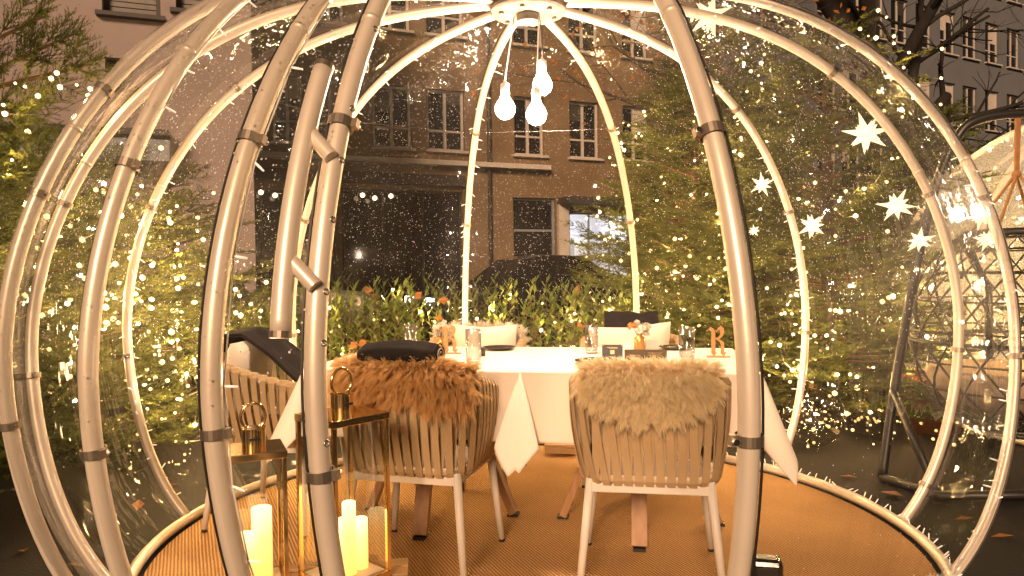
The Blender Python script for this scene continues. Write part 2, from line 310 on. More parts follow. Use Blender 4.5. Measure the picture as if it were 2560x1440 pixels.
# ------------------------------------------------------------------ mesh helpers
class MB:
    def __init__(s): s.v = []; s.f = []
    def add(s, vs, fs):
        o = len(s.v); s.v += [tuple(x) for x in vs]; s.f += [tuple(i + o for i in f) for f in fs]; return s
    def box(s, c, size, rot=None, taper=1.0):
        hx, hy, hz = size[0] / 2, size[1] / 2, size[2] / 2
        vs = []
        for z, k in ((-hz, 1), (hz, taper)):
            for x, y in ((-hx, -hy), (hx, -hy), (hx, hy), (-hx, hy)):
                p = Vector((x * k, y * k, z))
                if rot is not None: p = rot @ p
                vs.append(p + Vector(c))
        return s.add(vs, [(0, 3, 2, 1), (4, 5, 6, 7), (0, 1, 5, 4), (1, 2, 6, 5), (2, 3, 7, 6), (3, 0, 4, 7)])
    def bar(s, a, b, w, h, upv=Vector((0, 0, 1)), w2=None, h2=None):
        a, b = Vector(a), Vector(b); d = (b - a).normalized()
        if abs(d.dot(upv)) > 0.98: upv = Vector((0, 1, 0))
        x = d.cross(upv).normalized(); y = x.cross(d).normalized()
        vs = []
        for p, ww, hh in ((a, w, h), (b, w2 or w, h2 or h)):
            for i, j in ((-1, -1), (1, -1), (1, 1), (-1, 1)): vs.append(p + x * (i * ww / 2) + y * (j * hh / 2))
        return s.add(vs, [(0, 1, 2, 3), (7, 6, 5, 4), (0, 4, 5, 1), (1, 5, 6, 2), (2, 6, 7, 3), (3, 7, 4, 0)])
    def tube(s, pts, r, n=10, closed=False, caps=True):
        pts = [Vector(p) for p in pts]; m = len(pts)
        rs = r if isinstance(r, (list, tuple)) else [r] * m
        o = len(s.v); prev = None
        for i, p in enumerate(pts):
            if closed: d = pts[(i + 1) % m] - pts[i - 1]
            else: d = pts[min(i + 1, m - 1)] - pts[max(i - 1, 0)]
            d = d.normalized() if d.length > 1e-9 else Vector((0, 0, 1))
            if prev is None:
                a = Vector((0, 0, 1)) if abs(d.z) < 0.9 else Vector((1, 0, 0)); x = d.cross(a).normalized()
            else:
                x = prev - d * prev.dot(d); x = x.normalized() if x.length > 1e-6 else d.orthogonal().normalized()
            prev = x; y = d.cross(x)
            for k in range(n):
                t = 2 * math.pi * k / n; s.v.append(tuple(p + (x * math.cos(t) + y * math.sin(t)) * rs[i]))
        for i in range(m if closed else m - 1):
            j = (i + 1) % m
            for k in range(n):
                k2 = (k + 1) % n
                s.f.append((o + i * n + k, o + i * n + k2, o + j * n + k2, o + j * n + k))
        if caps and not closed:
            s.f.append(tuple(o + k for k in range(n))[::-1]); s.f.append(tuple(o + (m - 1) * n + k for k in range(n)))
        return s
    def lathe(s, prof, n=24, c=(0, 0, 0), cap0=False, cap1=False):
        o = len(s.v); m = len(prof); c = Vector(c)
        for r, z in prof:
            for k in range(n):
                t = 2 * math.pi * k / n; s.v.append(tuple(c + Vector((r * math.cos(t), r * math.sin(t), z))))
        for i in range(m - 1):
            for k in range(n):
                k2 = (k + 1) % n; s.f.append((o + i * n + k, o + i * n + k2, o + (i + 1) * n + k2, o + (i + 1) * n + k))
        if cap0: s.f.append(tuple(o + k for k in range(n))[::-1])
        if cap1: s.f.append(tuple(o + (m - 1) * n + k for k in range(n)))
        return s
    def prism(s, poly, thick, fn):
        """closed 2-D outline extruded; fn(x, y, depth) -> point"""
        n = len(poly); vs = [fn(x, y, 0) for x, y in poly] + [fn(x, y, thick) for x, y in poly]
        fs = [tuple(range(n))[::-1], tuple(range(n, 2 * n))] + [(i, (i + 1) % n, n + (i + 1) % n, n + i) for i in range(n)]
        return s.add(vs, fs)
    def grid(s, nu, nv, fn):
        o = len(s.v)
        for i in range(nu + 1):
            for j in range(nv + 1): s.v.append(tuple(fn(i / nu, j / nv)))
        for i in range(nu):
            for j in range(nv):
                a = o + i * (nv + 1) + j; s.f.append((a, a + nv + 1, a + nv + 2, a + 1))
        return s
    def mesh(s, name, smooth=False):
        me = bpy.data.meshes.new(name); me.from_pydata(s.v, [], s.f); me.update()
        if smooth: me.polygons.foreach_set('use_smooth', [True] * len(me.polygons))
        return me
    def build(s, name, mat, parent=None, smooth=False, bevel=0.0, auto=False):
        me = s.mesh(name, smooth); return link(name, me, mat, parent, bevel, auto)
def link(name, me, mat, parent=None, bevel=0.0, auto=False, loc=None):
    o = bpy.data.objects.new(name, me); COL.objects.link(o)
    if mat is not None and me is not None and not me.materials: me.materials.append(MT[mat] if isinstance(mat, str) else mat)
    if parent is not None: o.parent = parent
    if bevel:
        b = o.modifiers.new('bevel', 'BEVEL'); b.width = bevel; b.segments = 2; b.limit_method = 'ANGLE'
    if loc is not None: o.location = loc
    return o
def smooth_angle(o, ang=40):
    me = o.data; me.polygons.foreach_set('use_smooth', [True] * len(me.polygons))
    try: me.set_sharp_from_angle(angle=R(ang))
    except Exception: pass
    return o
def tag(o, label, cat, group=None, kind=None):
    o['label'] = label; o['category'] = cat
    if group: o['group'] = group
    if kind: o['kind'] = kind
    return o
def thing(name, label, cat, loc=(0, 0, 0), rz=0.0, group=None):
    o = bpy.data.objects.new(name, None); COL.objects.link(o); o.empty_display_size = 0.1
    o.location = loc; o.rotation_euler = (0, 0, rz); return tag(o, label, cat, group)
def copy_tree(o, parent=None):
    c = o.copy(); COL.objects.link(c)
    if parent is not None: c.parent = parent
    for ch in list(o.children): copy_tree(ch, c)
    return c
def ico(r, sub=1):
    bm = bmesh.new(); bmesh.ops.create_icosphere(bm, subdivisions=sub, radius=r)
    v = [tuple(x.co) for x in bm.verts]; f = [tuple(q.index for q in p.verts) for p in bm.faces]; bm.free(); return v, f
def fast_mesh(name, V, Fc):
    """V (n,3) float, Fc (m,k) int, numpy"""
    me = bpy.data.meshes.new(name); V = np.ascontiguousarray(V, dtype=np.float32); Fc = np.ascontiguousarray(Fc, dtype=np.int32)
    k = Fc.shape[1]; m = Fc.shape[0]
    me.vertices.add(len(V)); me.vertices.foreach_set('co', V.ravel())
    me.loops.add(m * k); me.loops.foreach_set('vertex_index', Fc.ravel())
    me.polygons.add(m); me.polygons.foreach_set('loop_start', np.arange(0, m * k, k, dtype=np.int32))
    me.update(calc_edges=True); return me
def point_light(name, loc, energy, parent=None, radius=0.02, col=(1.0, 0.59, 0.23)):
    L = bpy.data.lights.new(name, 'POINT'); L.energy = energy; L.shadow_soft_size = radius; L.color = col
    o = bpy.data.objects.new(name, L); COL.objects.link(o); o.location = loc
    if parent is not None: o.parent = parent
    return o

def text_mesh(name, curve, mat, parent):
    tmp = bpy.data.objects.new('tmp', curve); COL.objects.link(tmp)
    dg = bpy.context.evaluated_depsgraph_get(); dg.update()
    me = bpy.data.meshes.new_from_object(tmp.evaluated_get(dg)); me.name = name; me.materials.clear()
    bpy.data.objects.remove(tmp); return link(name, me, mat, parent)

# ------------------------------------------------------------------ ground
g = MB().grid(24, 24, lambda u, v: (-90 + 180 * u, -60 + 200 * v, 0.0)).build('ground', 'ground'); g['kind'] = 'structure'

# ------------------------------------------------------------------ dome shape
XC, YC, RE, HE, HT, EA, EB, HL, EC = 0.084, 3.1827, 1.8962, 0.9153, 1.3859, 0.7059, 1.0884, 1.1352, 0.3398
def prof(t):
    ct, st = abs(math.cos(t)), abs(math.sin(t))
    return (RE * ct ** EA, HE + HT * st ** EB) if t >= 0 else (RE * ct ** EC, HE - HL * st ** EB)
T0 = -0.93
while prof(T0)[1] > 0.03: T0 -= 0.005
ARC = {'A': (-1.3896, -0.0095, -0.0398), 'N': (-0.1859, 0.0638, -0.1380), 'M': (0.0304, 0.0221, -0.0269), 'L': (0.5659, 0.0154, -0.0049),
       'K': (1.1635, 0.0013, 0.0020), 'J': (1.7878, -0.0108, 0.0169), 'I': (2.4170, -0.0186, -0.0029), 'G': (3.0219, -0.0169, 0.0009),
       'F': (3.4408, -0.0747, 0.0580), 'E': (3.8293, 0.0091, 0.0126), 'D': (4.1572, -0.0014, 0.0059), 'C': (4.3534, -0.0083, 0.0596), 'B': (4.4741, -0.0093, 0.0256)}
ORDER = 'ANMLKJIGFEDCB'
def arc_pt(k, t, off=0.0):
    a0, a1, a2 = ARC[k]; a = a0 + a1 * t + a2 * t * t; r, h = prof(t); r += off * math.cos(min(max(t, -1), 1.2))
    h += off * math.sin(t)
    return Vector((XC + r * math.cos(a), YC + r * math.sin(a), h))
TS = [T0 + (1.40 - T0) * i / 57 for i in range(58)] + [1.43, 1.46, 1.49, 1.51, 1.53, 1.545]
TR = 0.0205
dome = thing('igloo_dome', 'clear foil dining dome of champagne metal arches, its front doorway open', 'dome', (XC, YC, 0))
def LP(p): return Vector(p) - Vector((XC, YC, 0))
clampv = MB().lathe([(0.0245, -0.010), (0.0265, -0.010), (0.0265, 0.010), (0.0245, 0.010)], 20)
clampv.box((-0.031, 0, 0), (0.012, 0.014, 0.019)); clamp_me = clampv.mesh('clamp'); clamp_me.materials.append(MT['clamp'])
screw_me = MB().lathe([(0.0, 0.004), (0.006, 0.004), (0.006, -0.004), (0.0, -0.004)], 10).mesh('screw'); screw_me.materials.append(MT['screw'])
CL = {k: [0.40, -0.13] for k in ORDER}
for k in 'JKLMIG': CL[k] = [0.92, 0.44, -0.15]
CL['M'] += [-0.73]; CL['B'] = [0.42, -0.15]; CL['D'] = [0.385, -0.16]; CL['E'] = [0.62, 0.37, -0.18]; CL['C'] = [0.405, -0.085]; CL['A'] = [0.395, -0.09]
for k in ORDER:
    a = MB().tube([LP(arc_pt(k, t)) for t in TS], TR, 14).build('arch', 'alu', dome, smooth=True)
    sg = -1 if k in 'BCDEFGI' else 1
    # dark piping of the foil seam, beside the tube on its outer face
    pts = []
    for t in TS:
        p = arc_pt(k, t, 0.010); q = Vector((math.cos(ARC[k][0] + math.pi / 2), math.sin(ARC[k][0] + math.pi / 2), 0))
        pts.append(LP(p + q * 0.0215 * (1 if k in 'AJKLM' else -1)))
    MB().tube(pts, 0.0028, 5).build('seam_piping', 'seam', a)
    for t in CL[k]:
        p = arc_pt(k, t); d = (arc_pt(k, t + 0.02) - arc_pt(k, t - 0.02)).normalized()
        rad = Vector((math.cos(ARC[k][0]), math.sin(ARC[k][0]), 0)); x = (rad.cross(d)).normalized(); y = d.cross(x)
        if k in 'AN': x, y = -x, -y
        o = link('clamp', clamp_me, None, a)
        m = Matrix((x, y, d)).transposed().to_4x4(); m.translation = LP(p); o.matrix_local = m
        s_ = link('screw', screw_me, None, a)
        m2 = m @ Matrix.Translation((-0.031, -0.010, 0)) @ Matrix.Rotation(math.pi / 2, 4, 'X'); s_.matrix_local = m2
    # joint sleeve line
    t = 0.62 if k in 'ABCD' else 0.52
    j = MB().tube([LP(arc_pt(k, t - 0.004)), LP(arc_pt(k, t + 0.004))], TR + 0.0012, 14).build('joint_ring', 'alu', a, smooth=True)
# foil panels between neighbouring arches; the doorway B-A stays open
for i in range(len(ORDER) - 1):
    k1, k2 = ORDER[i], ORDER[i + 1]
    span = ARC[k2][0] - ARC[k1][0]
    nu = max(6, int(span / 0.06))
    def fn(u, v, k1=k1, k2=k2, span=span, nu=nu):
        t = T0 + (1.5 - T0) * v
        a = [ARC[k][0] + ARC[k][1] * t + ARC[k][2] * t * t for k in (k1, k2)]
        aa = a[0] + (a[1] - a[0]) * u; r, h = prof(t)
        sag = 4 * u * (1 - u); r += 0.021
        q = Vector((r * math.cos(a[0]), r * math.sin(a[0]), 0)).lerp(Vector((r * math.cos(a[1]), r * math.sin(a[1]), 0)), u)   # stretched foil runs nearly straight between the ribs
        q = q.lerp(Vector((r * math.cos(aa), r * math.sin(aa), 0)), 0.10 if span > 0.9 else 0.3)
        q *= 1 + 0.003 * math.sin(9 * u * span + 5 * v + i) * sag
        return Vector((q.x, q.y, h + 0.012))
    MB().grid(nu, 44, fn).build('film_panel', 'film', dome, smooth=True)
    for ts_, lo, hi in ((0.91, 0.0, 1.0),):
        if (ts_ > 0.5 and k1 in 'ANE') or (ts_ < 0.5 and k1 not in 'EDC'): continue
        v_ = (ts_ - T0) / (1.5 - T0)
        MB().tube([fn(u_ / 12, v_ + (0.004 * math.sin(u_ * 1.3) if ts_ < 0.5 else 0)) for u_ in range(13)], 0.0022, 5).build('weld_seam', 'weld', dome, smooth=True)
r0 = prof(T0)[0]
MB().tube([(r0 * math.cos(t), r0 * math.sin(t), 0.028) for t in [R(-79.6) + (R(256.3) - R(-79.6)) * i / 90 for i in range(91)]], 0.022, 12).build('base_ring', 'alu', dome, smooth=True)
# hub plate
hub = MB().lathe([(0.0, 0.02), (0.155, 0.02), (0.163, 0.012), (0.163, -0.002), (0.155, -0.010), (0.0, -0.010)], 40, (0, 0, 2.262)).build('hub_plate', 'hub', dome)
smooth_angle(hub)
for q in range(6):
    t = q * math.pi / 3 + 0.3
    b = MB().lathe([(0.011, 0), (0.011, -0.008), (0.0, -0.008)], 8, (0.12 * math.cos(t), 0.12 * math.sin(t), 2.248)).build('bolt', 'clamp', hub)
MB().lathe([(0.05, 0), (0.05, -0.03), (0.0, -0.03)], 20, (0.0, 0.0, 2.248)).build('cable_box', 'hub', hub, smooth=False)
# door handle and eyelets on the left door post
off = Vector((-0.056, -0.028, 0))
hp = [LP(arc_pt('B', t) + off) for t in [0.10 + 0.42 * i / 16 for i in range(17)]]
hd = MB().tube(hp, 0.0195, 18).build('door_handle', 'alu', dome, smooth=True)
for a_, b_ in ((hp[0], hp[1]), (hp[-1], hp[-2])):
    d = (a_ - b_).normalized(); MB().tube([a_ - d * 0.012, a_ + d * 0.001], 0.0203, 18).build('end_cap', 'clamp', hd, smooth=False)
for t in (0.185, 0.375):
    a_ = arc_pt('B', t + 0.028) + off * 0.9; b_ = arc_pt('B', t - 0.012) + Vector((0.002, -0.027, 0))
    smooth_angle(MB().tube([LP(a_), LP(a_.lerp(b_, 0.5)), LP(b_)], 0.0145, 16).build('handle_stub', 'alu', hd))
eyel = MB().tube([(0.0055 * math.cos(q * math.pi / 6), 0.0055 * math.sin(q * math.pi / 6), 0) for q in range(12)], 0.0018, 6, closed=True).mesh('eyelet', True)
eyel.materials.append(MT['screw'])
for t in (0.60, 0.445, 0.36, 0.27, 0.165, 0.09, -0.09):
    o = link('eyelet', eyel, None, dome); p = arc_pt('B', t) + Vector((0.019, -0.012, 0)); o.location = LP(p); o.rotation_euler = (R(80), 0, R(55))
# print on the foil, seen from its reverse side
tx = bpy.data.curves.new('lettering', 'FONT'); tx.body = 'clio'; tx.size = 0.25; tx.offset = 0.004; tx.extrude = 0.0004; tx.align_x = 'CENTER'
txo = text_mesh('lettering', tx, 'trimdark', dome)
def fp(az, t): r, h = prof(t); return Vector(((r + 0.016) * math.cos(az), (r + 0.016) * math.sin(az), h + 0.012))
az_, t_ = -0.125, 0.875
ex = (fp(az_ - 0.05, t_) - fp(az_ + 0.05, t_)).normalized(); ey = (fp(az_, t_ + 0.05) - fp(az_, t_ - 0.05)).normalized(); ez = ex.cross(ey).normalized(); ey = ez.cross(ex)
m = Matrix((ex, ey, ez)).transposed().to_4x4(); m.translation = fp(az_, t_); txo.matrix_local = m

# ------------------------------------------------------------------ rug
rug = MB()
n_ = 96
rr_ = r0 - 0.035
rug.lathe([(0.0, 0.010), (rr_ * 0.3, 0.0102), (rr_ * 0.6, 0.0104), (rr_ * 0.9, 0.0102), (rr_, 0.009), (rr_, 0.001)], n_, (XC, YC, 0))
tag(rug.build('round_rug', 'rug'), 'round tan ribbed sisal rug filling the floor of the dome', 'rug')

# ------------------------------------------------------------------ pendant bulbs
BULBS = [('bare lit bulb on a thin cord, leftmost of the three under the hub', at(1263, 272, 3.14), (-0.06, -0.02)),
         ('bare lit bulb on a dark cord, highest of the three under the hub', at(1356, 212, 3.24), (0.055, 0.03)),
         ('bare lit bulb on a cord, lowest and right of the leftmost one', at(1341, 286, 3.08), (0.045, -0.06))]
for q, (lb, p, top) in enumerate(BULBS):
    t = thing('pendant_bulb', lb, 'lamp', p, 0, 'bare bulbs hanging from the hub')
    b = MB().lathe([(0.0, -0.045), (0.016, -0.042), (0.032, -0.031), (0.0415, -0.012), (0.042, 0.006), (0.034, 0.026), (0.022, 0.043), (0.016, 0.056)], 20).build('bulb', 'bulb', t, smooth=True)
    MB().lathe([(0.017, 0.056), (0.019, 0.06), (0.019, 0.105), (0.008, 0.112), (0.004, 0.12)], 16).build('socket', 'whiteplast' if q != 1 else 'whiteplast', t, smooth=True)
    e = Vector((XC + top[0], YC + top[1], 2.235)) - p
    MB().tube([(0, 0, 0.118), (e.x * 0.3 + 0.003, e.y * 0.3, 0.118 + (e.z - 0.118) * 0.4), (e.x * 0.8, e.y * 0.8, 0.118 + (e.z - 0.118) * 0.8), tuple(e)], 0.003, 6).build('cord', ['whiteplast', 'blackmetal', 'whiteplast'][q], t, smooth=True)

# ------------------------------------------------------------------ tables
ANG = -0.17232; TXY = Vector((0.92783, 2.75497, 0)); TW = 0.90
UX = Vector((math.cos(ANG), math.sin(ANG), 0)); UY = Vector((-math.sin(ANG), math.cos(ANG), 0))
def tab_pt(u, v, z=0.0): return TXY + UX * u + UY * v + Vector((0, 0, z))
def make_table(lb, c):
    t = thing('dining_table', lb, 'table', c, ANG, 'two square tables pushed together')
    top = MB().box((0, 0, 0.728), (0.885, 0.885, 0.028)).build('tabletop', 'wood', t, bevel=0.003)
    MB().box((0, 0, 0.69), (0.16, 0.16, 0.045)).build('hub_block', 'wood', t, bevel=0.003)
    for q in range(4):
        d = Vector((math.cos(q * math.pi / 2), math.sin(q * math.pi / 2), 0))
        a_ = d * 0.07 + Vector((0, 0, 0.70)); b_ = d * 0.345 + Vector((0, 0, 0.024))
        lg = MB().bar(a_, b_, 0.066, 0.034, upv=d.cross(Vector((0, 0, 1))).cross(b_ - a_).normalized()).build('leg', 'wood', t, bevel=0.003)
        MB().box(d * 0.345 + Vector((0, 0, 0.017)), (0.05, 0.05, 0.012)).build('foot_pad', 'foot', lg)
    return t
def make_cloth(lb, c, seed, seam):
    H = TW / 2; OV = 0.275; NG = 84
    rs = random.Random(seed)
    ph = [rs.uniform(0, 6) for _ in range(6)]
    def fn(u, v):
        x = (u * 2 - 1) * (H + OV); y = (v * 2 - 1) * (H + OV)
        ax, ay = max(abs(x) - H, 0), max(abs(y) - H, 0)
        sx, sy = (1 if x >= 0 else -1), (1 if y >= 0 else -1)
        px, py = max(-H, min(H, x)), max(-H, min(H, y))
        z = 0.0
        if ax > 0 and ay > 0:
            d = math.hypot(ax, ay); th = math.atan2(ay, ax); fl = math.sin(2 * th)
            k = 0.42 * fl
            dx, dy = sx * 0.5, sy * 0.87
            if seam and sx == seam: dx, dy = sx * 0.12, sy * 0.95
            lat = (0.5 if seam and sx == seam else 0.3) * d * math.sin(4 * th) / 2; d *= 1 + 0.04 * math.sin(th * 9 + ph[5])
            px += dx * k * d + sx * 0.012 + sx * lat; py += dy * k * d + sy * 0.03 * d * 3
            z = -d * math.sqrt(max(0.1, 1 - (k * 0.9) ** 2))
        elif ax > 0:
            px += sx * (0.012 + 0.05 * ax * (1 + 0.6 * math.sin(y * 9 + ph[0])) * (0.15 if seam == sx else 1)); z = -ax
        elif ay > 0:
            py += sy * (0.012 + 0.10 * ay * (1 + 0.7 * math.sin(x * 8 + ph[1]) + 0.3 * math.sin(x * 21 + ph[2]))); z = -ay
        e = min(H - abs(px), H - abs(py)) if ax == 0 and ay == 0 else 0
        if ax == 0 and ay == 0: z = 0.0012 * math.sin(x * 7 + ph[3]) * math.sin(y * 6 + ph[4]) - 0.008 * max(0, 1 - e / 0.025)
        return (px, py, 0.748 + z)
    # uneven sampling so the table edge is crisp
    def rem(u):
        ks = [0, OV / (2 * (H + OV)) - 0.004, OV / (2 * (H + OV)) + 0.004, 1 - OV / (2 * (H + OV)) - 0.004, 1 - OV / (2 * (H + OV)) + 0.004, 1]
        us = [0, 0.30, 0.34, 0.66, 0.70, 1]
        for a, b, c_, d_ in zip(us[:-1], us[1:], ks[:-1], ks[1:]):
            if u <= b: return c_ + (d_ - c_) * (u - a) / (b - a)
        return 1.0
    o = MB().grid(NG, NG, lambda u, v: fn(rem(u), rem(v))).build('tablecloth', 'cloth', None, smooth=True)
    so = o.modifiers.new('thickness', 'SOLIDIFY'); so.thickness = 0.0015; so.offset = 1
    o.location = c; o.rotation_euler = (0, 0, ANG); return tag(o, lb, 'tablecloth')
cR, cL = tab_pt(-TW / 2, TW / 2), tab_pt(-TW * 1.5 - 0.022, TW / 2)
make_table('square teak table with four splayed legs behind the cream sheepskin chair', cR)
make_table('square teak table with four splayed legs behind the brown sheepskin chair', cL)
make_cloth('white cloth hanging in a long point beside the right door post', cR, 3, -1)
make_cloth('white cloth over the table behind the brown sheepskin chair', cL, 5, 1)

# ------------------------------------------------------------------ chairs
def chair_rail(s):
    """plan path of the shell, s in 0..1 from the right arm round the back to the left arm"""
    W, D, rc = 0.262, 0.25, 0.11
    side = 0.23 + D - rc; arc = rc * math.pi / 2; back = 2 * (W - rc); tot = 2 * side + 2 * arc + back
    q = s * tot
    if q < side: return Vector((W, 0.23 - q, 0)), q / side * 0.85
    q -= side
    if q < arc:
        t = q / rc; return Vector((W - rc + rc * math.cos(t), -D + rc - rc * math.sin(t), 0)), 0.85 + 0.15 * q / arc
    q -= arc
    if q < back: return Vector((W - rc - q, -D, 0)), 1.0
    q -= back
    if q < arc:
        t = q / rc; return Vector((-W + rc - rc * math.sin(t), -D + rc - rc * math.cos(t), 0)), 1.0 - 0.15 * q / arc
    q -= arc
    return Vector((-W, -D + rc + q, 0)), 0.85 * (1 - q / side)
def top_pt(s):
    p, k = chair_rail(s); p.z = 0.65 + 0.105 * max(0.0, k) ** 1.3; return p
def bot_pt(s):
    p, k = chair_rail(s); p = Vector((p.x * 0.86, (p.y + 0.0) * 0.90, 0.405)); return p
def ribbon(path, wdir, w, th):
    """flat band along a path"""
    b = MB(); n = len(path)
    for i, p in enumerate(path):
        d = (path[min(i + 1, n - 1)] - path[max(i - 1, 0)]).normalized(); x = wdir - d * wdir.dot(d); x.normalize(); y = d.cross(x)
        for a_, c_ in ((-1, -1), (1, -1), (1, 1), (-1, 1)): b.v.append(tuple(p + x * (a_ * w / 2) + y * (c_ * th / 2)))
    for i in range(n - 1):
        o = i * 4
        for k in range(4): b.f.append((o + k, o + (k + 1) % 4, o + 4 + (k + 1) % 4, o + 4 + k))
    b.f.append((0, 1, 2, 3)); b.f.append(tuple(n * 4 - 4 + k for k in (3, 2, 1, 0))); return b
def make_chair():
    t = thing('strap_armchair', '', 'chair', (0, 0, 0), 0, 'strap armchairs round the tables')
    MB().tube([top_pt(i / 60) for i in range(61)], 0.0155, 10).build('top_rail', 'rope', t, smooth=True)
    ring = [bot_pt(i / 48) for i in range(49)]
    MB().tube(ring + [Vector((-0.12, 0.215, 0.405)), Vector((0.12, 0.215, 0.405))], 0.014, 8, closed=True).build('seat_rail', 'rope', t, smooth=True)
    N = 66
    for i in range(N):
        s = (i + 0.5) / N
        lay = i % 2
        ds = 0.010 if lay else -0.010
        if 0.06 < s < 0.94: st, sb = s + ds * 0.9, s - ds * 0.9
        else: st = sb = s
        a_, b_ = top_pt(st), bot_pt(sb)
        tang = (top_pt(min(1, st + 0.01)) - top_pt(max(0, st - 0.01))).normalized()
        tangb = (bot_pt(min(1, sb + 0.01)) - bot_pt(max(0, sb - 0.01))).normalized()
        nrm = Vector((tang.y, -tang.x, 0)).normalized()
        cen = Vector((0, -0.01, 0))
        if nrm.dot(a_ - cen) < 0: nrm = -nrm
        rt_ = 0.0185 + 0.0022 * lay
        path = []
        for q in range(-1, 4):   # over the top rail, from inside to outside
            an = math.pi * (1 - q / 3.0)
            path.append(a_ + nrm * (math.cos(an) * rt_) + Vector((0, 0, math.sin(an) * rt_)))
        for q in range(1, 6):
            f = q / 6; p = a_.lerp(b_, f) + nrm * (rt_ + (0.003 if lay else -0.026) * math.sin(math.pi * f) + 0.010 * math.sin(math.pi * f)); path.append(p)
        for q in range(0, 4):
            an = -math.pi * q / 3.0
            path.append(b_ + nrm * (math.cos(an) * rt_) + Vector((0, 0, math.sin(an) * rt_)))
        ribbon(path, tang, 0.0262, 0.0030).build('strap', 'strap', t, smooth=False)
    # seat
    sm = MB()
    def sf(u, v):
        x = (u * 2 - 1); y = (v * 2 - 1); e = max(abs(x), abs(y)); zz = 0.445 - 0.045 * max(0, (e - 0.82) / 0.18) ** 2 + 0.006 * (1 - x * x) * (1 - y * y)
        return (x * 0.215, y * 0.215 + 0.0, zz)
    sm.grid(16, 16, sf); sm.box((0, 0, 0.40), (0.425, 0.425, 0.022)); sm.build('seat_cushion', 'seatpad', t, smooth=True)
    for sx in (-1, 1):
        for sy in (-1, 1):
            a_ = Vector((sx * 0.205, sy * 0.20 - 0.005, 0.40)); b_ = Vector((sx * 0.245, sy * (0.225 if sy > 0 else 0.255), 0.012))
            lg = MB().tube([a_, a_.lerp(b_, 0.5), b_], [0.0165, 0.0155, 0.0125], 12).build('leg', 'frame', t, smooth=True)
            MB().tube([b_, b_ - Vector((0, 0, 0.012))], 0.0125, 10).build('foot_cap', 'foot', lg)
    for sy in (-1, 1): MB().box((0, sy * 0.205 - 0.005, 0.372), (0.40, 0.022, 0.034)).build('apron_bar', 'frame', t, bevel=0.004)
    for sx in (-1, 1): MB().box((sx * 0.205, -0.005, 0.372), (0.022, 0.36, 0.034)).build('apron_bar', 'frame', t, bevel=0.004)
    return t
CH = [('tan strap armchair with the cream sheepskin over its back', (0.506, 2.735), ANG),
      ('tan strap armchair with the brown sheepskin, beside the brass lanterns', (-0.352, 2.90), -0.27),
      ('tan strap armchair at the table end, side on, with a dark throw', (-1.075, 3.40), ANG - math.pi / 2 - 0.02),
      ('tan strap armchair across the table under the white sheepskin', (-0.235, 4.06), ANG + math.pi - 0.05),
      ('tan strap armchair across the table with the folded charcoal blanket', (0.645, 3.98), ANG + math.pi)]
ch0 = make_chair(); chairs = []
for i, (lb, p, rz) in enumerate(CH):
    c = ch0 if i == 0 else copy_tree(ch0)
    c.location = (p[0], p[1], 0.0104); c.rotation_euler = (0, 0, rz); c['label'] = lb; chairs.append((Vector((p[0], p[1], 0.0104)), rz))

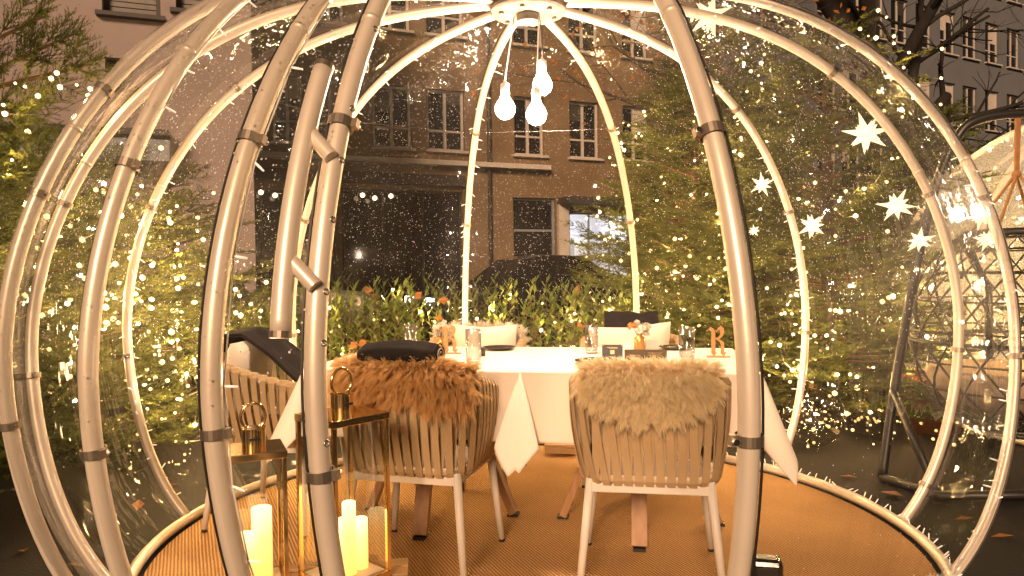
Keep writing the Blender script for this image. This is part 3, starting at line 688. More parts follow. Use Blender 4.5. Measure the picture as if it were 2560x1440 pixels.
# ------------------------------------------------------------------ sheepskins
def sheepskin(name, lb, ci, drop_fn, width, fur, nlock, hairlen, inside=0.1, seed=1, up=0.0, gravity=0.8, per=9, x0=0.0, rad=0.0011):
    loc, rz = chairs[ci]; rs = np.random.default_rng(seed)
    t = thing(name, lb, 'sheepskin', loc, rz, 'sheepskins over chair backs')
    zt = 0.779; yb = -0.25
    def surf(u, v):
        x = (u * 2 - 1) * width
        xc = abs(x) - 0.155
        yy = yb + (0.0 if xc <= 0 else 0.11 * (1 - math.sqrt(max(0.0, 1 - min(1, xc / 0.11) ** 2))) )
        dr = drop_fn(u * 2 - 1); zt_ = zt - (0.022 * max(0, xc / 0.1)) 
        L1 = dr; L2 = 0.075; L3 = inside; q = v * (L1 + L2 + L3)
        if q < L1: y_, z_, n_ = yy - 0.026, zt_ - L1 + q, Vector((0, -1, 0.1))
        elif q < L1 + L2:
            an = (q - L1) / L2 * math.pi; y_, z_, n_ = yy - 0.026 * math.cos(an), zt_ + 0.022 * math.sin(an), Vector((0, -math.cos(an), math.sin(an)))
        else: y_, z_, n_ = yy + 0.026 + 0.2 * (q - L1 - L2), zt_ - (q - L1 - L2), Vector((0, 1, 0.15))
        n_ = n_ + Vector((x * 2.6, 0, -0.25 if q < L1 * 0.5 else 0)); n_.normalize()
        return Vector((x + x0, y_, z_)), n_
    MB().grid(22, 16, lambda u, v: surf(u, v)[0]).build('pelt', 'cushion', t, smooth=True)
    P = []; npt = 6
    for i in range(nlock):
        u, v = rs.uniform(0.0, 1.0), rs.uniform(0.0, 1.0)
        p, n_ = surf(u, v); L = hairlen * rs.uniform(0.65, 1.25)
        side = Vector((rs.normal(0, 0.45), rs.normal(0, 0.25), rs.normal(0, 0.25) + up))
        d0 = (n_ * 0.95 + side * 0.7).normalized(); g_ = Vector((0, 0, -gravity))
        curl = rs.uniform(0, 6.28); ca = L * 0.07
        for h in range(per):
            du, dv = rs.normal(0, 0.018), rs.normal(0, 0.03)
            r_, _n = surf(min(1, max(0, u + du)), min(1, max(0, v + dv)))
            jit = Vector(rs.normal(0, 0.004, 3)); Lh = L * rs.uniform(0.75, 1.1)
            for k in range(npt):
                f = k / (npt - 1)
                c_ = p + d0 * (Lh * f) + g_ * (Lh * f * f * 0.62)
                c_ = c_ + Vector((math.cos(curl + f * 5), 0, math.sin(curl + f * 5))) * (ca * f) + jit * (f * 1.3)
                base = r_ + n_ * (Lh * f * 0.6)
                w = min(1, f * 1.7); w = w * w * (3 - 2 * w) * 0.74
                P.append(base.lerp(c_, w))
    n_c = len(P) // npt
    hc = bpy.data.hair_curves.new('fur'); hc.add_curves([npt] * n_c)
    hc.attributes['position'].data.foreach_set('vector', np.array([tuple(x) for x in P], dtype=np.float32).ravel())
    ra = hc.attributes.get('radius') or hc.attributes.new('radius', 'FLOAT', 'POINT')
    ra.data.foreach_set('value', np.tile(np.linspace(rad, rad * 0.3, npt), n_c).astype(np.float32))
    link('fur', hc, fur, t); return t
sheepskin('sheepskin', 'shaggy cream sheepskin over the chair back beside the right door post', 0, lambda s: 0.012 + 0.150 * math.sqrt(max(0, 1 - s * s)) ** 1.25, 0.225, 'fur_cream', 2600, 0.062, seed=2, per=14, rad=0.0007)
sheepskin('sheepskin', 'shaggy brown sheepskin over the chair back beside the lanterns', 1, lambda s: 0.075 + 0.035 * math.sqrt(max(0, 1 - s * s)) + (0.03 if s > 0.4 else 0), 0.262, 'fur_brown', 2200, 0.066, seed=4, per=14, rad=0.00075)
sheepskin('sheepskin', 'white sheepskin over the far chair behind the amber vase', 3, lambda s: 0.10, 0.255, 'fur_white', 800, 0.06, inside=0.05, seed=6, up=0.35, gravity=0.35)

# ------------------------------------------------------------------ blankets and pillows
def cushion_obj(name, lb, loc, rot, w, h, d, mat='cushion', seed=0):
    b = MB(); rs = random.Random(seed)
    for sgn in (1, -1):
        def fn(u, v, sgn=sgn):
            x, y = u * 2 - 1, v * 2 - 1
            e = (1 - abs(x) ** 2.6) * (1 - abs(y) ** 2.6); pin = 1 - 0.10 * (1 - abs(x)) * abs(y) ** 4; pin2 = 1 - 0.10 * (1 - abs(y)) * abs(x) ** 4
            return (x * w / 2 * pin2 if sgn > 0 else -x * w / 2 * pin2, sgn * d / 2 * max(0, e) ** 0.55, y * h / 2 * pin)
        b.grid(16, 16, fn)
    o = b.build(name, mat, None, smooth=True); o.location = loc; o.rotation_euler = rot
    return tag(o, lb, 'cushion')
def on_chair(ci, x, y, z):
    loc, rz = chairs[ci]; return loc + Matrix.Rotation(rz, 3, 'Z') @ Vector((x, y, z))
cushion_obj('pillow', 'cream pillow leaning in the end chair under the dark throw', on_chair(2, 0.02, -0.165, 0.66), (R(-14), R(6), chairs[2][1]), 0.40, 0.40, 0.13)
cushion_obj('pillow', 'cream pillow in the far chair in front of the white sheepskin', on_chair(3, -0.05, -0.155, 0.655), (R(-14), 0, chairs[3][1]), 0.38, 0.37, 0.12)
cushion_obj('pillow', 'cream pillow in the far chair with the folded blanket', on_chair(4, 0.0, -0.15, 0.645), (R(-14), R(4), chairs[4][1]), 0.46, 0.38, 0.12)
# folded blanket, a soft roll of two layers on the brown sheepskin
def roll_blanket():
    t = thing('rolled_blanket', 'dark grey rolled blanket lying on top of the brown sheepskin', 'blanket', on_chair(1, 0.0, -0.225, 0.838), chairs[1][1] + 0.02)
    b = MB(); nseg = 22
    prof_ = []
    for q in range(28):
        a_ = 2 * math.pi * q / 28; prof_.append((0.052 * math.cos(a_) * (1 + 0.08 * math.cos(2 * a_)), 0.040 * math.sin(a_) + 0.003 * math.sin(5 * a_)))
    for i in range(nseg + 1):
        x = -0.155 + 0.31 * i / nseg; e = abs(i / nseg * 2 - 1); k = 1 - 0.25 * max(0, e - 0.9) / 0.1
        for y, z in prof_:
            b.v.append((x, y * k * (1 + 0.05 * math.sin(x * 30)), z * k * (1 + 0.10 * math.sin(x * 14 + 1)) + 0.012 * math.cos(x * 9) - 0.01))
    m_ = len(prof_)
    for i in range(nseg):
        for k in range(m_): b.f.append((i * m_ + k, i * m_ + (k + 1) % m_, (i + 1) * m_ + (k + 1) % m_, (i + 1) * m_ + k))
    b.f.append(tuple(range(m_))[::-1]); b.f.append(tuple(nseg * m_ + k for k in range(m_)))
    b.build('roll', 'blanket', t, smooth=True)
    # inner layers showing at the open end
    sp = []
    for q in range(26):
        a_ = q * 0.55; r_ = 0.006 + 0.00165 * q; sp.append((0.157, r_ * math.cos(a_) * 1.0, r_ * math.sin(a_) * 0.68))
    MB().tube(sp, 0.0022, 5).build('folded_edge', 'stitch', t, smooth=True)
    MB().tube([(0.150, 0.050 * math.cos(a_ / 10), 0.036 * math.sin(a_ / 10)) for a_ in range(0, 63)], 0.0026, 5).build('hem', 'blanket', t)
roll_blanket()
def draped(name, lb, ci, path_fn, width, nfold, stitch=True, seed=0):
    """cloth strip hung over a chair back: path in the chair's frame, doubled over itself"""
    loc, rz = chairs[ci]; t = thing(name, lb, 'blanket', loc, rz)
    L = [path_fn(i / 40) for i in range(41)]
    for lay in range(nfold):
        o_ = lay * 0.011; wk = width - lay * 0.014
        def fn(u, v, o_=o_, wk=wk, lay=lay):
            f = u * (1 - 0.035 * lay); i = min(39, int(f * 40)); p = L[i].lerp(L[i + 1], f * 40 - i)
            d = (L[i + 1] - L[i]).normalized(); n_ = Vector((0, d.z, -d.y))
            w = (v * 2 - 1) * wk / 2
            wav = 0.006 * math.sin(v * 7 + u * 5 + seed) + 0.004 * math.sin(v * 15 + seed)
            return p + Vector((w, 0, 0)) - n_ * (-o_ + wav)
        o = MB().grid(40, 24, fn).build('layer', 'blanket', t, smooth=True)
        so = o.modifiers.new('thickness', 'SOLIDIFY'); so.thickness = 0.009
        if stitch:
            st = MB()
            for k in range(44):
                a_ = Vector(fn(1.0, (k + 0.2) / 44)); b_ = Vector(fn(0.975, (k + 0.5) / 44)); st.tube([a_ + Vector((0, 0.006, 0)), b_ + Vector((0, 0.006, 0))], 0.0016, 4)
            st.build('stitching', 'stitch', o)
    return t
def path_back(f):     # over the back of the far chair, from behind over the top to the inside
    pts = [Vector((0, -0.285, 0.60)), Vector((0, -0.29, 0.78)), Vector((0, -0.275, 0.865)), Vector((0, -0.225, 0.885)), Vector((0, -0.165, 0.86)), Vector((0, -0.11, 0.74)), Vector((0, -0.085, 0.645))]
    q = f * 6; i = min(5, int(q)); return pts[i].lerp(pts[i + 1], q - i)
draped('folded_blanket', 'charcoal blanket with stitched hem folded over the far chair back', 4, path_back, 0.30, 2)
def path_throw(f):
    pts = [Vector((0, -0.30, 0.36)), Vector((0, -0.315, 0.60)), Vector((0, -0.30, 0.775)), Vector((0, -0.22, 0.865)), Vector((0, -0.13, 0.87)), Vector((0, 0.00, 0.78)), Vector((0, 0.13, 0.66)), Vector((0, 0.19, 0.58))]
    q = f * 7; i = min(6, int(q)); return pts[i].lerp(pts[i + 1], q - i)
draped('throw_blanket', 'dark grey throw draped over the end chair and its pillow', 2, path_throw, 0.25, 2, seed=2)

# ------------------------------------------------------------------ things on the table
TZ = 0.751
def on_table(px, py): return on(px, py, TZ)
def make_glass(lb, px, py, h=0.135, r=0.031):
    p = on_table(px, py); t = thing('water_glass', lb, 'glass', p, 0, 'tumblers on the table')
    b = MB().lathe([(0.0, 0.0), (r * 0.86, 0.0), (r * 0.92, 0.004), (r, 0.03), (r * 1.02, h), (r * 0.96, h), (r * 0.93, 0.03), (r * 0.8, 0.012), (0.0, 0.010)], 28).build('tumbler', 'glass', t, smooth=True)
    MB().tube([(r * math.cos(q * math.pi / 14), r * math.sin(q * math.pi / 14), h) for q in range(28)], 0.0016, 5, closed=True).build('rim', 'glassrim', t, smooth=True)
    return t
make_glass('clear tumbler at the far left of the table, beside the amber vase', 1028, 878)
make_glass('clear tumbler standing just right of the first wooden letter', 1184, 905, 0.142, 0.034)
make_glass('clear tumbler left of the small black card', 1479, 883)
make_glass('clear tumbler between the menu card and the second wooden letter', 1717, 899, 0.14, 0.034)

def petals(center, rad, n, size, seed, squash=0.8):
    rs = random.Random(seed); b = MB()
    for i in range(n):
        z = 1 - 1.6 * rs.random(); a_ = rs.uniform(0, 6.283); q = math.sqrt(max(0, 1 - z * z)); k = rs.uniform(0.45, 1.0)
        d = Vector((q * math.cos(a_), q * math.sin(a_), z)); p = Vector(center) + Vector((d.x, d.y, d.z * squash)) * rad * k
        n_ = (d + Vector((rs.uniform(-.5, .5), rs.uniform(-.5, .5), rs.uniform(-.2, .6)))).normalized(); x = n_.orthogonal().normalized(); x = Matrix.Rotation(rs.uniform(0, 6.28), 3, n_) @ x; y = n_.cross(x)
        s = size * rs.uniform(0.7, 1.2)
        v = [p - y * s * 0.5, p + x * s * 0.5 + n_ * s * 0.22, p + y * s * 0.55 + n_ * s * 0.12, p - x * s * 0.5 + n_ * s * 0.22, p + n_ * s * 0.02]
        b.add(v, [(0, 1, 4), (1, 2, 4), (2, 3, 4), (3, 0, 4)])
    return b
def make_vase(lb, px, py, heads, s=1.0):
    p = on_table(px, py); t = thing('bud_vase', lb, 'vase', p, 0, 'amber bud vases with flowers')
    MB().lathe([(0.0, 0.0), (0.024, 0.0), (0.0275, 0.004), (0.0275, 0.052), (0.024, 0.060), (0.016, 0.065), (0.0155, 0.078), (0.018, 0.080), (0.014, 0.078), (0.013, 0.03), (0, 0.03)], 24).build('jar', 'brassvase', t, smooth=True)
    for q, (x, y, z, r_, m_, n, ps) in enumerate(heads):
        st = MB().tube([(x * 0.1, y * 0.1, 0.03), (x * 0.5, y * 0.5, 0.03 + (z - 0.03) * 0.6), (x, y, z)], 0.0014, 5).build('stem', 'stemg', t, smooth=True)
        petals((x, y, z), r_, n, ps, q + 5).build('flower_head', m_, st)
    return t
make_vase('amber jar with tall pale blossoms, left of the first wooden letter', 1099, 882,
          [(-0.012, 0.0, 0.125, 0.022, 'petal_w', 60, 0.014), (0.014, -0.004, 0.135, 0.019, 'petal_w', 50, 0.012), (0.012, 0.004, 0.108, 0.02, 'petal_o', 50, 0.010), (-0.02, 0.004, 0.105, 0.016, 'petal_w', 40, 0.012), (0.024, 0.0, 0.15, 0.013, 'petal_w', 30, 0.011)])
make_vase('amber jar with white and apricot flowers before the folded blanket', 1599, 874,
          [(0.012, -0.006, 0.102, 0.032, 'petal_w', 110, 0.022), (-0.034, 0.0, 0.116, 0.026, 'petal_o', 90, 0.012), (0.036, 0.006, 0.112, 0.024, 'petal_w', 70, 0.016), (0.03, -0.01, 0.078, 0.016, 'petal_w', 40, 0.014), (-0.012, 0.004, 0.132, 0.014, 'petal_w', 24, 0.018)])
# blackletter R in plywood, outline in millimetres
R_STEM = [(-34, 92), (-26, 101), (-17, 96), (-13, 88), (-12, 10), (-5, 14), (-13, 0), (-24, 8), (-23, 84), (-28, 88)]
R_BOWL = [(-8, 84), (0, 98), (9, 104), (18, 98), (20, 86), (16, 72), (6, 61), (0, 58), (9, 54), (18, 47), (20, 36), (19, 12), (28, 16), (19, 0), (8, 8), (9, 38), (4, 50), (-8, 58), (-8, 62), (2, 66), (8, 78), (6, 88), (0, 92), (-5, 84)]
def make_letter(lb, px, py, rz):
    p = on_table(px, py); t = thing('wooden_letter', lb, 'table sign', p, rz, 'wooden letters R')
    fn = lambda x, y, d: Vector((x * 0.00128, -0.004 + d, 0.004 + y * 0.00128))
    MB().prism(R_STEM, 0.007, fn).build('letter_stem', 'birch', t)
    MB().prism(R_BOWL, 0.007, fn).build('letter_bowl', 'birch', t)
    MB().prism([(-12, 10), (-10, 10), (-10, 92), (-12, 92)], 0.004, fn).build('hairline', 'birch', t)
    MB().prism([(-13, 57), (-7, 60), (-7, 63), (-13, 60)], 0.006, fn).build('link', 'birch', t)
    MB().box((0.0, 0.0, 0.002), (0.10, 0.045, 0.004)).build('base_plate', 'birch', t)
make_letter('plywood blackletter R sign beside the amber vase with blossoms', 1127, 884, ANG)
make_letter('plywood blackletter R sign alone at the right end of the table', 1796, 892, ANG)
# cards
def make_card(name, lb, cat, px, py, w, h, tilt, mat, marks, rz=ANG):
    p = on_table(px, py); t = thing(name, lb, cat, p, rz)
    rot = Matrix.Rotation(tilt, 3, 'X')
    MB().box(rot @ Vector((0, 0, h / 2)), (w, 0.0014, h), rot).build('card', mat, t)
    MB().box(Matrix.Rotation(-tilt - 0.35, 3, 'X') @ Vector((0, 0, h * 0.46)) + Vector((0, 0.03, 0)), (w * 0.8, 0.0014, h * 0.9), Matrix.Rotation(-tilt + 0.3, 3, 'X')).build('back_flap', mat, t)
    for (x, z, a_, b_) in marks: MB().box(rot @ Vector((x * w, -0.0016, z * h)), (a_ * w, 0.0008, b_ * h), rot).build('print', 'print', t)
    return t
make_card('place_card', 'small black card with a gold square on the white cloth', 'card', 1531, 894, 0.092, 0.058, -0.12, 'cardblack',
          [(0, 0.42, 0.20, 0.30), (0, 0.78, 0.5, 0.03), (0.05, 0.70, 0.4, 0.02), (0, 0.1, 0.3, 0.02), (-0.46, 0.93, 0.04, 0.06), (0.46, 0.93, 0.04, 0.06), (-0.46, 0.07, 0.04, 0.06), (0.46, 0.07, 0.04, 0.06)])
make_card('menu_card', 'low olive menu card standing behind the cream sheepskin', 'card', 1614, 902, 0.18, 0.052, 0.28, 'cardolive',
          [(0.22, 0.72 - 0.11 * k, w_, 0.035) for k, w_ in enumerate((0.34, 0.28, 0.36, 0.2, 0.3))] + [(-0.25, 0.5, 0.26, 0.05)])
make_card('white_card', 'blank white folded card behind the apricot flowers', 'card', 1600, 872, 0.17, 0.042, -0.1, 'paper', [])
def make_plate(lb, px, py, r):
    o = MB().lathe([(0.0, 0.004), (r * 0.62, 0.004), (r * 0.7, 0.007), (r * 0.96, 0.016), (r, 0.0175), (r * 0.98, 0.0195), (r * 0.7, 0.0105), (r * 0.6, 0.0075), (0.0, 0.0075)], 36).build('dinner_plate', 'plate', None, smooth=True)
    o.location = on_table(px, py) - Vector((0, 0, 0.004)); tag(o, lb, 'plate', 'dark plates on the table')
make_plate('dark plate near the cream sheepskin, left of the menu card', 1492, 908, 0.095)
make_plate('dark plate in front of the pillow beneath the white sheepskin', 1248, 874, 0.085)
make_plate('dark plate behind the fourth tumbler, right of the flowers', 1690, 873, 0.085)
def make_fork(lb, px, py, rz):
    t = thing('fork', lb, 'fork', on_table(px, py), rz)
    MB().bar((0, -0.10, 0.003), (0, 0.02, 0.003), 0.009, 0.002, w2=0.005).build('handle', 'steel', t)
    MB().box((0, 0.035, 0.004), (0.022, 0.03, 0.0018)).build('neck', 'steel', t)
    for k in range(4): MB().bar(((k - 1.5) * 0.006, 0.05, 0.004), ((k - 1.5) * 0.006, 0.09, 0.006), 0.0026, 0.0016).build('tine', 'steel', t)
make_fork('steel fork beside the tumbler nearest the brown sheepskin', 1166, 913, ANG + 0.3)
make_fork('steel fork at the right of the cream sheepskin', 1768, 918, ANG)
nb = MB().lathe([(0.0, 0), (0.013, 0), (0.013, 0.035), (0.010, 0.042), (0.0, 0.042)], 14).build('salt_shaker', 'plate', None, smooth=True)
nb.location = on_table(1207, 890); tag(nb, 'small dark shaker just behind the tumbler by the first letter', 'shaker')

# ------------------------------------------------------------------ crates and lanterns
def make_crate(lb, c, w, d, h, rz, group):
    t = thing('wooden_crate', lb, 'crate', c, rz, group)
    n = 5
    for k in range(n):
        y = -d / 2 + d * (k + 0.5) / n; MB().box((0, y, h - 0.009), (w, d / n - 0.008, 0.018)).build('plank', 'crate', t, bevel=0.002)
    for sy in (-1, 1):
        for k in range(2): MB().box((0, sy * (d / 2 - 0.009), 0.03 + k * (h - 0.05) * 0.62), (w - 0.004, 0.018, (h - 0.03) * 0.42)).build('slat', 'crate', t, bevel=0.002)
    for sx in (-1, 1):
        for k in range(2): MB().box((sx * (w / 2 - 0.010), 0, 0.03 + k * (h - 0.05) * 0.62), (0.016, d - 0.04, (h - 0.03) * 0.42)).build('slat', 'crate', t, bevel=0.002)
    return t
lc = Vector((-0.565, 2.36, 0.0104))
CRH = 0.135
make_crate('low pine crate under the two brass lanterns', lc + Vector((-0.085, -0.03, 0)), 0.60, 0.36, CRH, R(7), 'pine crates')
def make_lantern(lb, c, w, h, rz, cap_r, ring_r):
    t = thing('brass_lantern', lb, 'lantern', c, rz, 'brass lanterns on the crate')
    e = 0.014
    MB().box((0, 0, 0.010), (w, w, 0.020)).build('base_tray', 'gold', t, bevel=0.002)
    MB().box((0, 0, 0.0215), (w - 0.03, w - 0.03, 0.003)).build('floor_plate', 'paper', t)
    for sx in (-1, 1):
        for sy in (-1, 1): MB().box((sx * (w / 2 - e / 2), sy * (w / 2 - e / 2), 0.020 + (h - 0.045) / 2), (e, e, h - 0.045)).build('corner_post', 'gold', t, bevel=0.0015)
    MB().box((0, 0, h - 0.0135), (w + 0.004, w + 0.004, 0.023)).build('top_plate', 'gold', t, bevel=0.002)
    for sx, sy in ((1, 0), (-1, 0), (0, 1), (0, -1)):
        q = w - 2 * e - 0.002
        MB().box((sx * (w / 2 - e / 2), sy * (w / 2 - e / 2), 0.020 + (h - 0.048) / 2), (q if sy else 0.002, q if sx else 0.002, h - 0.05)).build('glass_pane', 'pane', t)
    cp = MB().lathe([(cap_r, 0.0), (cap_r, 0.058), (cap_r * 1.05, 0.060), (cap_r * 1.05, 0.064), (0.0, 0.066)], 28, (0, 0, h - 0.002)).build('chimney_cap', 'gold', t); smooth_angle(cp)
    MB().box((0, -cap_r - 0.0005, h + 0.03), (cap_r * 0.9, 0.003, 0.008)).build('vent_slot', 'seam', cp)
    MB().tube([(ring_r * math.cos(a_ * math.pi / 16) * 0.92, 0, h + 0.062 + ring_r * 0.86 + ring_r * 1.05 * math.sin(a_ * math.pi / 16)) for a_ in range(32)], 0.0055, 8, closed=True).build('carry_ring', 'gold', cp, smooth=True)
    return t
LT = lc + Vector((0.005, 0.02, CRH + 0.001)); LS = lc + Vector((-0.262, -0.045, CRH + 0.001))
make_lantern('tall brass lantern with glass sides behind the left door post', LT, 0.215, 0.545, R(48), 0.036, 0.042)
make_lantern('shorter brass lantern with glass sides, left of the door post', LS, 0.18, 0.45, R(24), 0.036, 0.040)
def make_candle(lb, p, r, h):
    t = thing('pillar_candle', lb, 'candle', p, 0, 'lit wax candles in the lanterns')
    MB().lathe([(0.0, 0.0), (r, 0.0), (r, h - 0.004), (r * 0.94, h), (r * 0.80, h - 0.003), (r * 0.72, h - 0.014), (0.0, h - 0.016)], 24).build('wax', 'candle', t, smooth=True)
    MB().tube([(0, 0, h - 0.016), (0.001, 0, h - 0.004)], 0.0014, 5).build('wick', 'seam', t)
def loc_(base, rz, x, y): return base + Matrix.Rotation(rz, 3, 'Z') @ Vector((x, y, 0.0232))
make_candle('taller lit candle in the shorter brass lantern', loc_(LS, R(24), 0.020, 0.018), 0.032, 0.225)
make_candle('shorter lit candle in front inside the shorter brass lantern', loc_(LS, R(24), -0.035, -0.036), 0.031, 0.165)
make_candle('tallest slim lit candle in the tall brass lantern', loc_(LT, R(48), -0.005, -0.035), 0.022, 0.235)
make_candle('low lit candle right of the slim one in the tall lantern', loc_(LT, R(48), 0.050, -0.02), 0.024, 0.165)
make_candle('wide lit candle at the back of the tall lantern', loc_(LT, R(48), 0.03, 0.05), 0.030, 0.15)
bk = on(1405, 1135, 0.0104)
make_crate('small pine crate with candles standing under the far table edge', bk, 0.20, 0.16, 0.075, ANG, 'pine crates')
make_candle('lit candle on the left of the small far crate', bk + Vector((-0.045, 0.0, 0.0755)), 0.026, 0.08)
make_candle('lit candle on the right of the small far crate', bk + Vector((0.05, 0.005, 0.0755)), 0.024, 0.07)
# glossy black fixture at the foot of the right post
bp_ = on(1915, 1440, 0.0104)
t = thing('black_fixture', 'glossy black rounded box on the rug at the foot of the right post', 'box', bp_, R(-12))
bx = MB().box((0, 0, 0.035), (0.115, 0.09, 0.07)).build('housing', 'blackgloss', t, bevel=0.018)
MB().box((0.0, 0.0, 0.0715), (0.07, 0.05, 0.002)).build('top_panel', 'blackmetal', t)
MB().box((0.0, -0.0455, 0.03), (0.07, 0.003, 0.03)).build('front_panel', 'blackmetal', t)

# ------------------------------------------------------------------ white light chain on the arches, taken as lit to fill the dome
chain = thing('stick_light_chain', 'chain of white stick lights clipped along the arches and base ring of the dome', 'light chain', (XC, YC, 0))
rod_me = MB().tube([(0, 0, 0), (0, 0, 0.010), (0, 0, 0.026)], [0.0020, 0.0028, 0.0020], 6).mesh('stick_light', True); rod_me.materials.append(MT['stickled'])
rs = random.Random(21); rods = []
for k, ta, tb, step in (('G', -0.8, 1.4, 0.05), ('J', -0.3, 1.42, 0.045), ('L', -0.85, 1.42, 0.042), ('N', -0.9, 1.2, 0.042), ('M', 1.1, 1.42, 0.05), ('I', 0.9, 1.42, 0.06), ('C', -0.9, 0.7, 0.16), ('D', 0.5, 1.2, 0.08)):
    pts = []; t = ta
    az = ARC[k][0]; tn = Vector((-math.sin(az), math.cos(az), 0)); inn = Vector((-math.cos(az), -math.sin(az), 0))
    while t < tb:
        an = rs.uniform(-1.9, 1.9) if k not in 'CD' else rs.uniform(0.6, 1.2)
        o_ = (inn * math.cos(an) + tn * math.sin(an)); up_ = Vector((0, 0, 1)) * math.sin(t) * -0.5
        p = LP(arc_pt(k, t)) + o_ * (TR + 0.002); pts.append(p)
        d = (o_ + up_ + Vector((rs.uniform(-.5, .5), rs.uniform(-.5, .5), rs.uniform(-.6, .3)))).normalized()
        rods.append((p, d)); t += step * rs.uniform(0.6, 1.4)
    MB().tube(pts, 0.0018, 5).build('cable', 'whiteplast', chain, smooth=True)
pts = []
for i in range(56):
    a_ = R(-40) + R(110) * i / 55 + rs.uniform(-.01, .01); p = Vector((r0 * math.cos(a_), r0 * math.sin(a_), 0.052)) + Vector((rs.uniform(-.006, .006), 0, 0)); pts.append(p)
    rods.append((p, Vector((math.cos(a_) * rs.uniform(-.4, .9), math.sin(a_) * 0.5 + rs.uniform(-.5, .5), rs.uniform(0.3, 1))).normalized()))
MB().tube(pts, 0.0018, 5).build('cable', 'whiteplast', chain, smooth=True)
for q, (p, d) in enumerate(rods):
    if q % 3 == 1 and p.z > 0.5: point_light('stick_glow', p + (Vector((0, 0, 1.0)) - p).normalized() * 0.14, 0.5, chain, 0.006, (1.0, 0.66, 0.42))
    o = link('stick_light', rod_me, None, chain); o.rotation_mode = 'QUATERNION'; o.rotation_quaternion = d.to_track_quat('Z', 'Y'); o.location = p

# ------------------------------------------------------------------ fir trees
def make_spray(seed, nn=24):
    """one flat branch tip of unit length along +X, needles as single triangles"""
    rs = np.random.default_rng(seed); V = []; Fq = []
    shoots = [((0, 0, 0), (1, 0, 0.05), 1.0, 46)]
    for k, s in enumerate((0.18, 0.30, 0.42, 0.56, 0.70)):
        for sg in (-1, 1):
            if rs.random() < 0.08: continue
            L = (0.50 - 0.40 * s) * rs.uniform(0.8, 1.15); an = R(rs.uniform(40, 58))
            shoots.append(((s + rs.uniform(-.03, .03), 0, 0.05 * s), (math.cos(an), sg * math.sin(an), rs.uniform(-0.12, 0.22)), L, int(nn * L / 0.33)))
    for o, d, L, n in shoots:
        o = np.array(o); d = np.array(d); d = d / np.linalg.norm(d)
        sd = np.cross(d, [0, 0, 1.0]); sd /= np.linalg.norm(sd); u_ = np.cross(sd, d)
        # woody axis: a thin three-sided strip
        b0 = len(V); V += [o + sd * .008, o - sd * .008, o + u_ * .010, o + d * L]; Fq += [(b0, b0 + 1, b0 + 3), (b0 + 1, b0 + 2, b0 + 3), (b0 + 2, b0, b0 + 3)]
        for i in range(n):
            f = (i + rs.random()) / n; p = o + d * (L * f)
            ph = rs.uniform(-0.35, math.pi + 0.35)
            ou = sd * math.cos(ph) + u_ * math.sin(ph) * 0.8
            dr = d * rs.uniform(0.45, 0.8) + ou; dr /= np.linalg.norm(dr)
            ln = 0.088 * rs.uniform(0.75, 1.15) * (1 - 0.25 * f); w = np.cross(dr, d); w /= (np.linalg.norm(w) + 1e-9)
            b0 = len(V); V += [p + w * .0072, p - w * .0072, p + dr * ln]; Fq.append((b0, b0 + 1, b0 + 2))
    return np.array(V, dtype=np.float32), np.array(Fq, dtype=np.int32)
SPR = [make_spray(s) for s in range(5)]
def inside_dome(p, m=0.10):
    if p.z > 2.5: return False
    r_ = math.hypot(p.x - XC, p.y - YC); t = 0
    z = p.z
    rr = RE if z < 1.1 else RE * math.sqrt(max(0, 1 - ((z - HE) / (HT + 0.12)) ** 2)) ** 0.72
    return r_ < rr + m
def spray_matrix(p, d, roll, s):
    d = d.normalized(); z = Vector((0, 0, 1)); y = z.cross(d)
    if y.length < 1e-3: y = Vector((0, 1, 0))
    y.normalize(); z = d.cross(y); m = Matrix((d, y, z)).transposed(); m = m @ Matrix.Rotation(roll, 3, 'X')
    return np.array(m, dtype=np.float32) * s, np.array(p, dtype=np.float32)
def bake_sprays(name, items, parent, mat='fir'):
    Vs, Fs, off = [], [], 0
    for v in range(5):
        its = [it for k, it in enumerate(items) if k % 5 == v]
        if not its: continue
        A = np.stack([m for m, p in its]); P = np.stack([p for m, p in its]); V0, F0 = SPR[v]
        V = np.einsum('nij,vj->nvi', A, V0) + P[:, None, :]
        Fc = F0[None] + (np.arange(len(its)) * len(V0))[:, None, None] + off
        Vs.append(V.reshape(-1, 3)); Fs.append(Fc.reshape(-1, 3)); off += len(its) * len(V0)
    me = fast_mesh(name, np.concatenate(Vs), np.concatenate(Fs)); o = link(name, me, mat, parent); o['kind'] = 'stuff'; return o
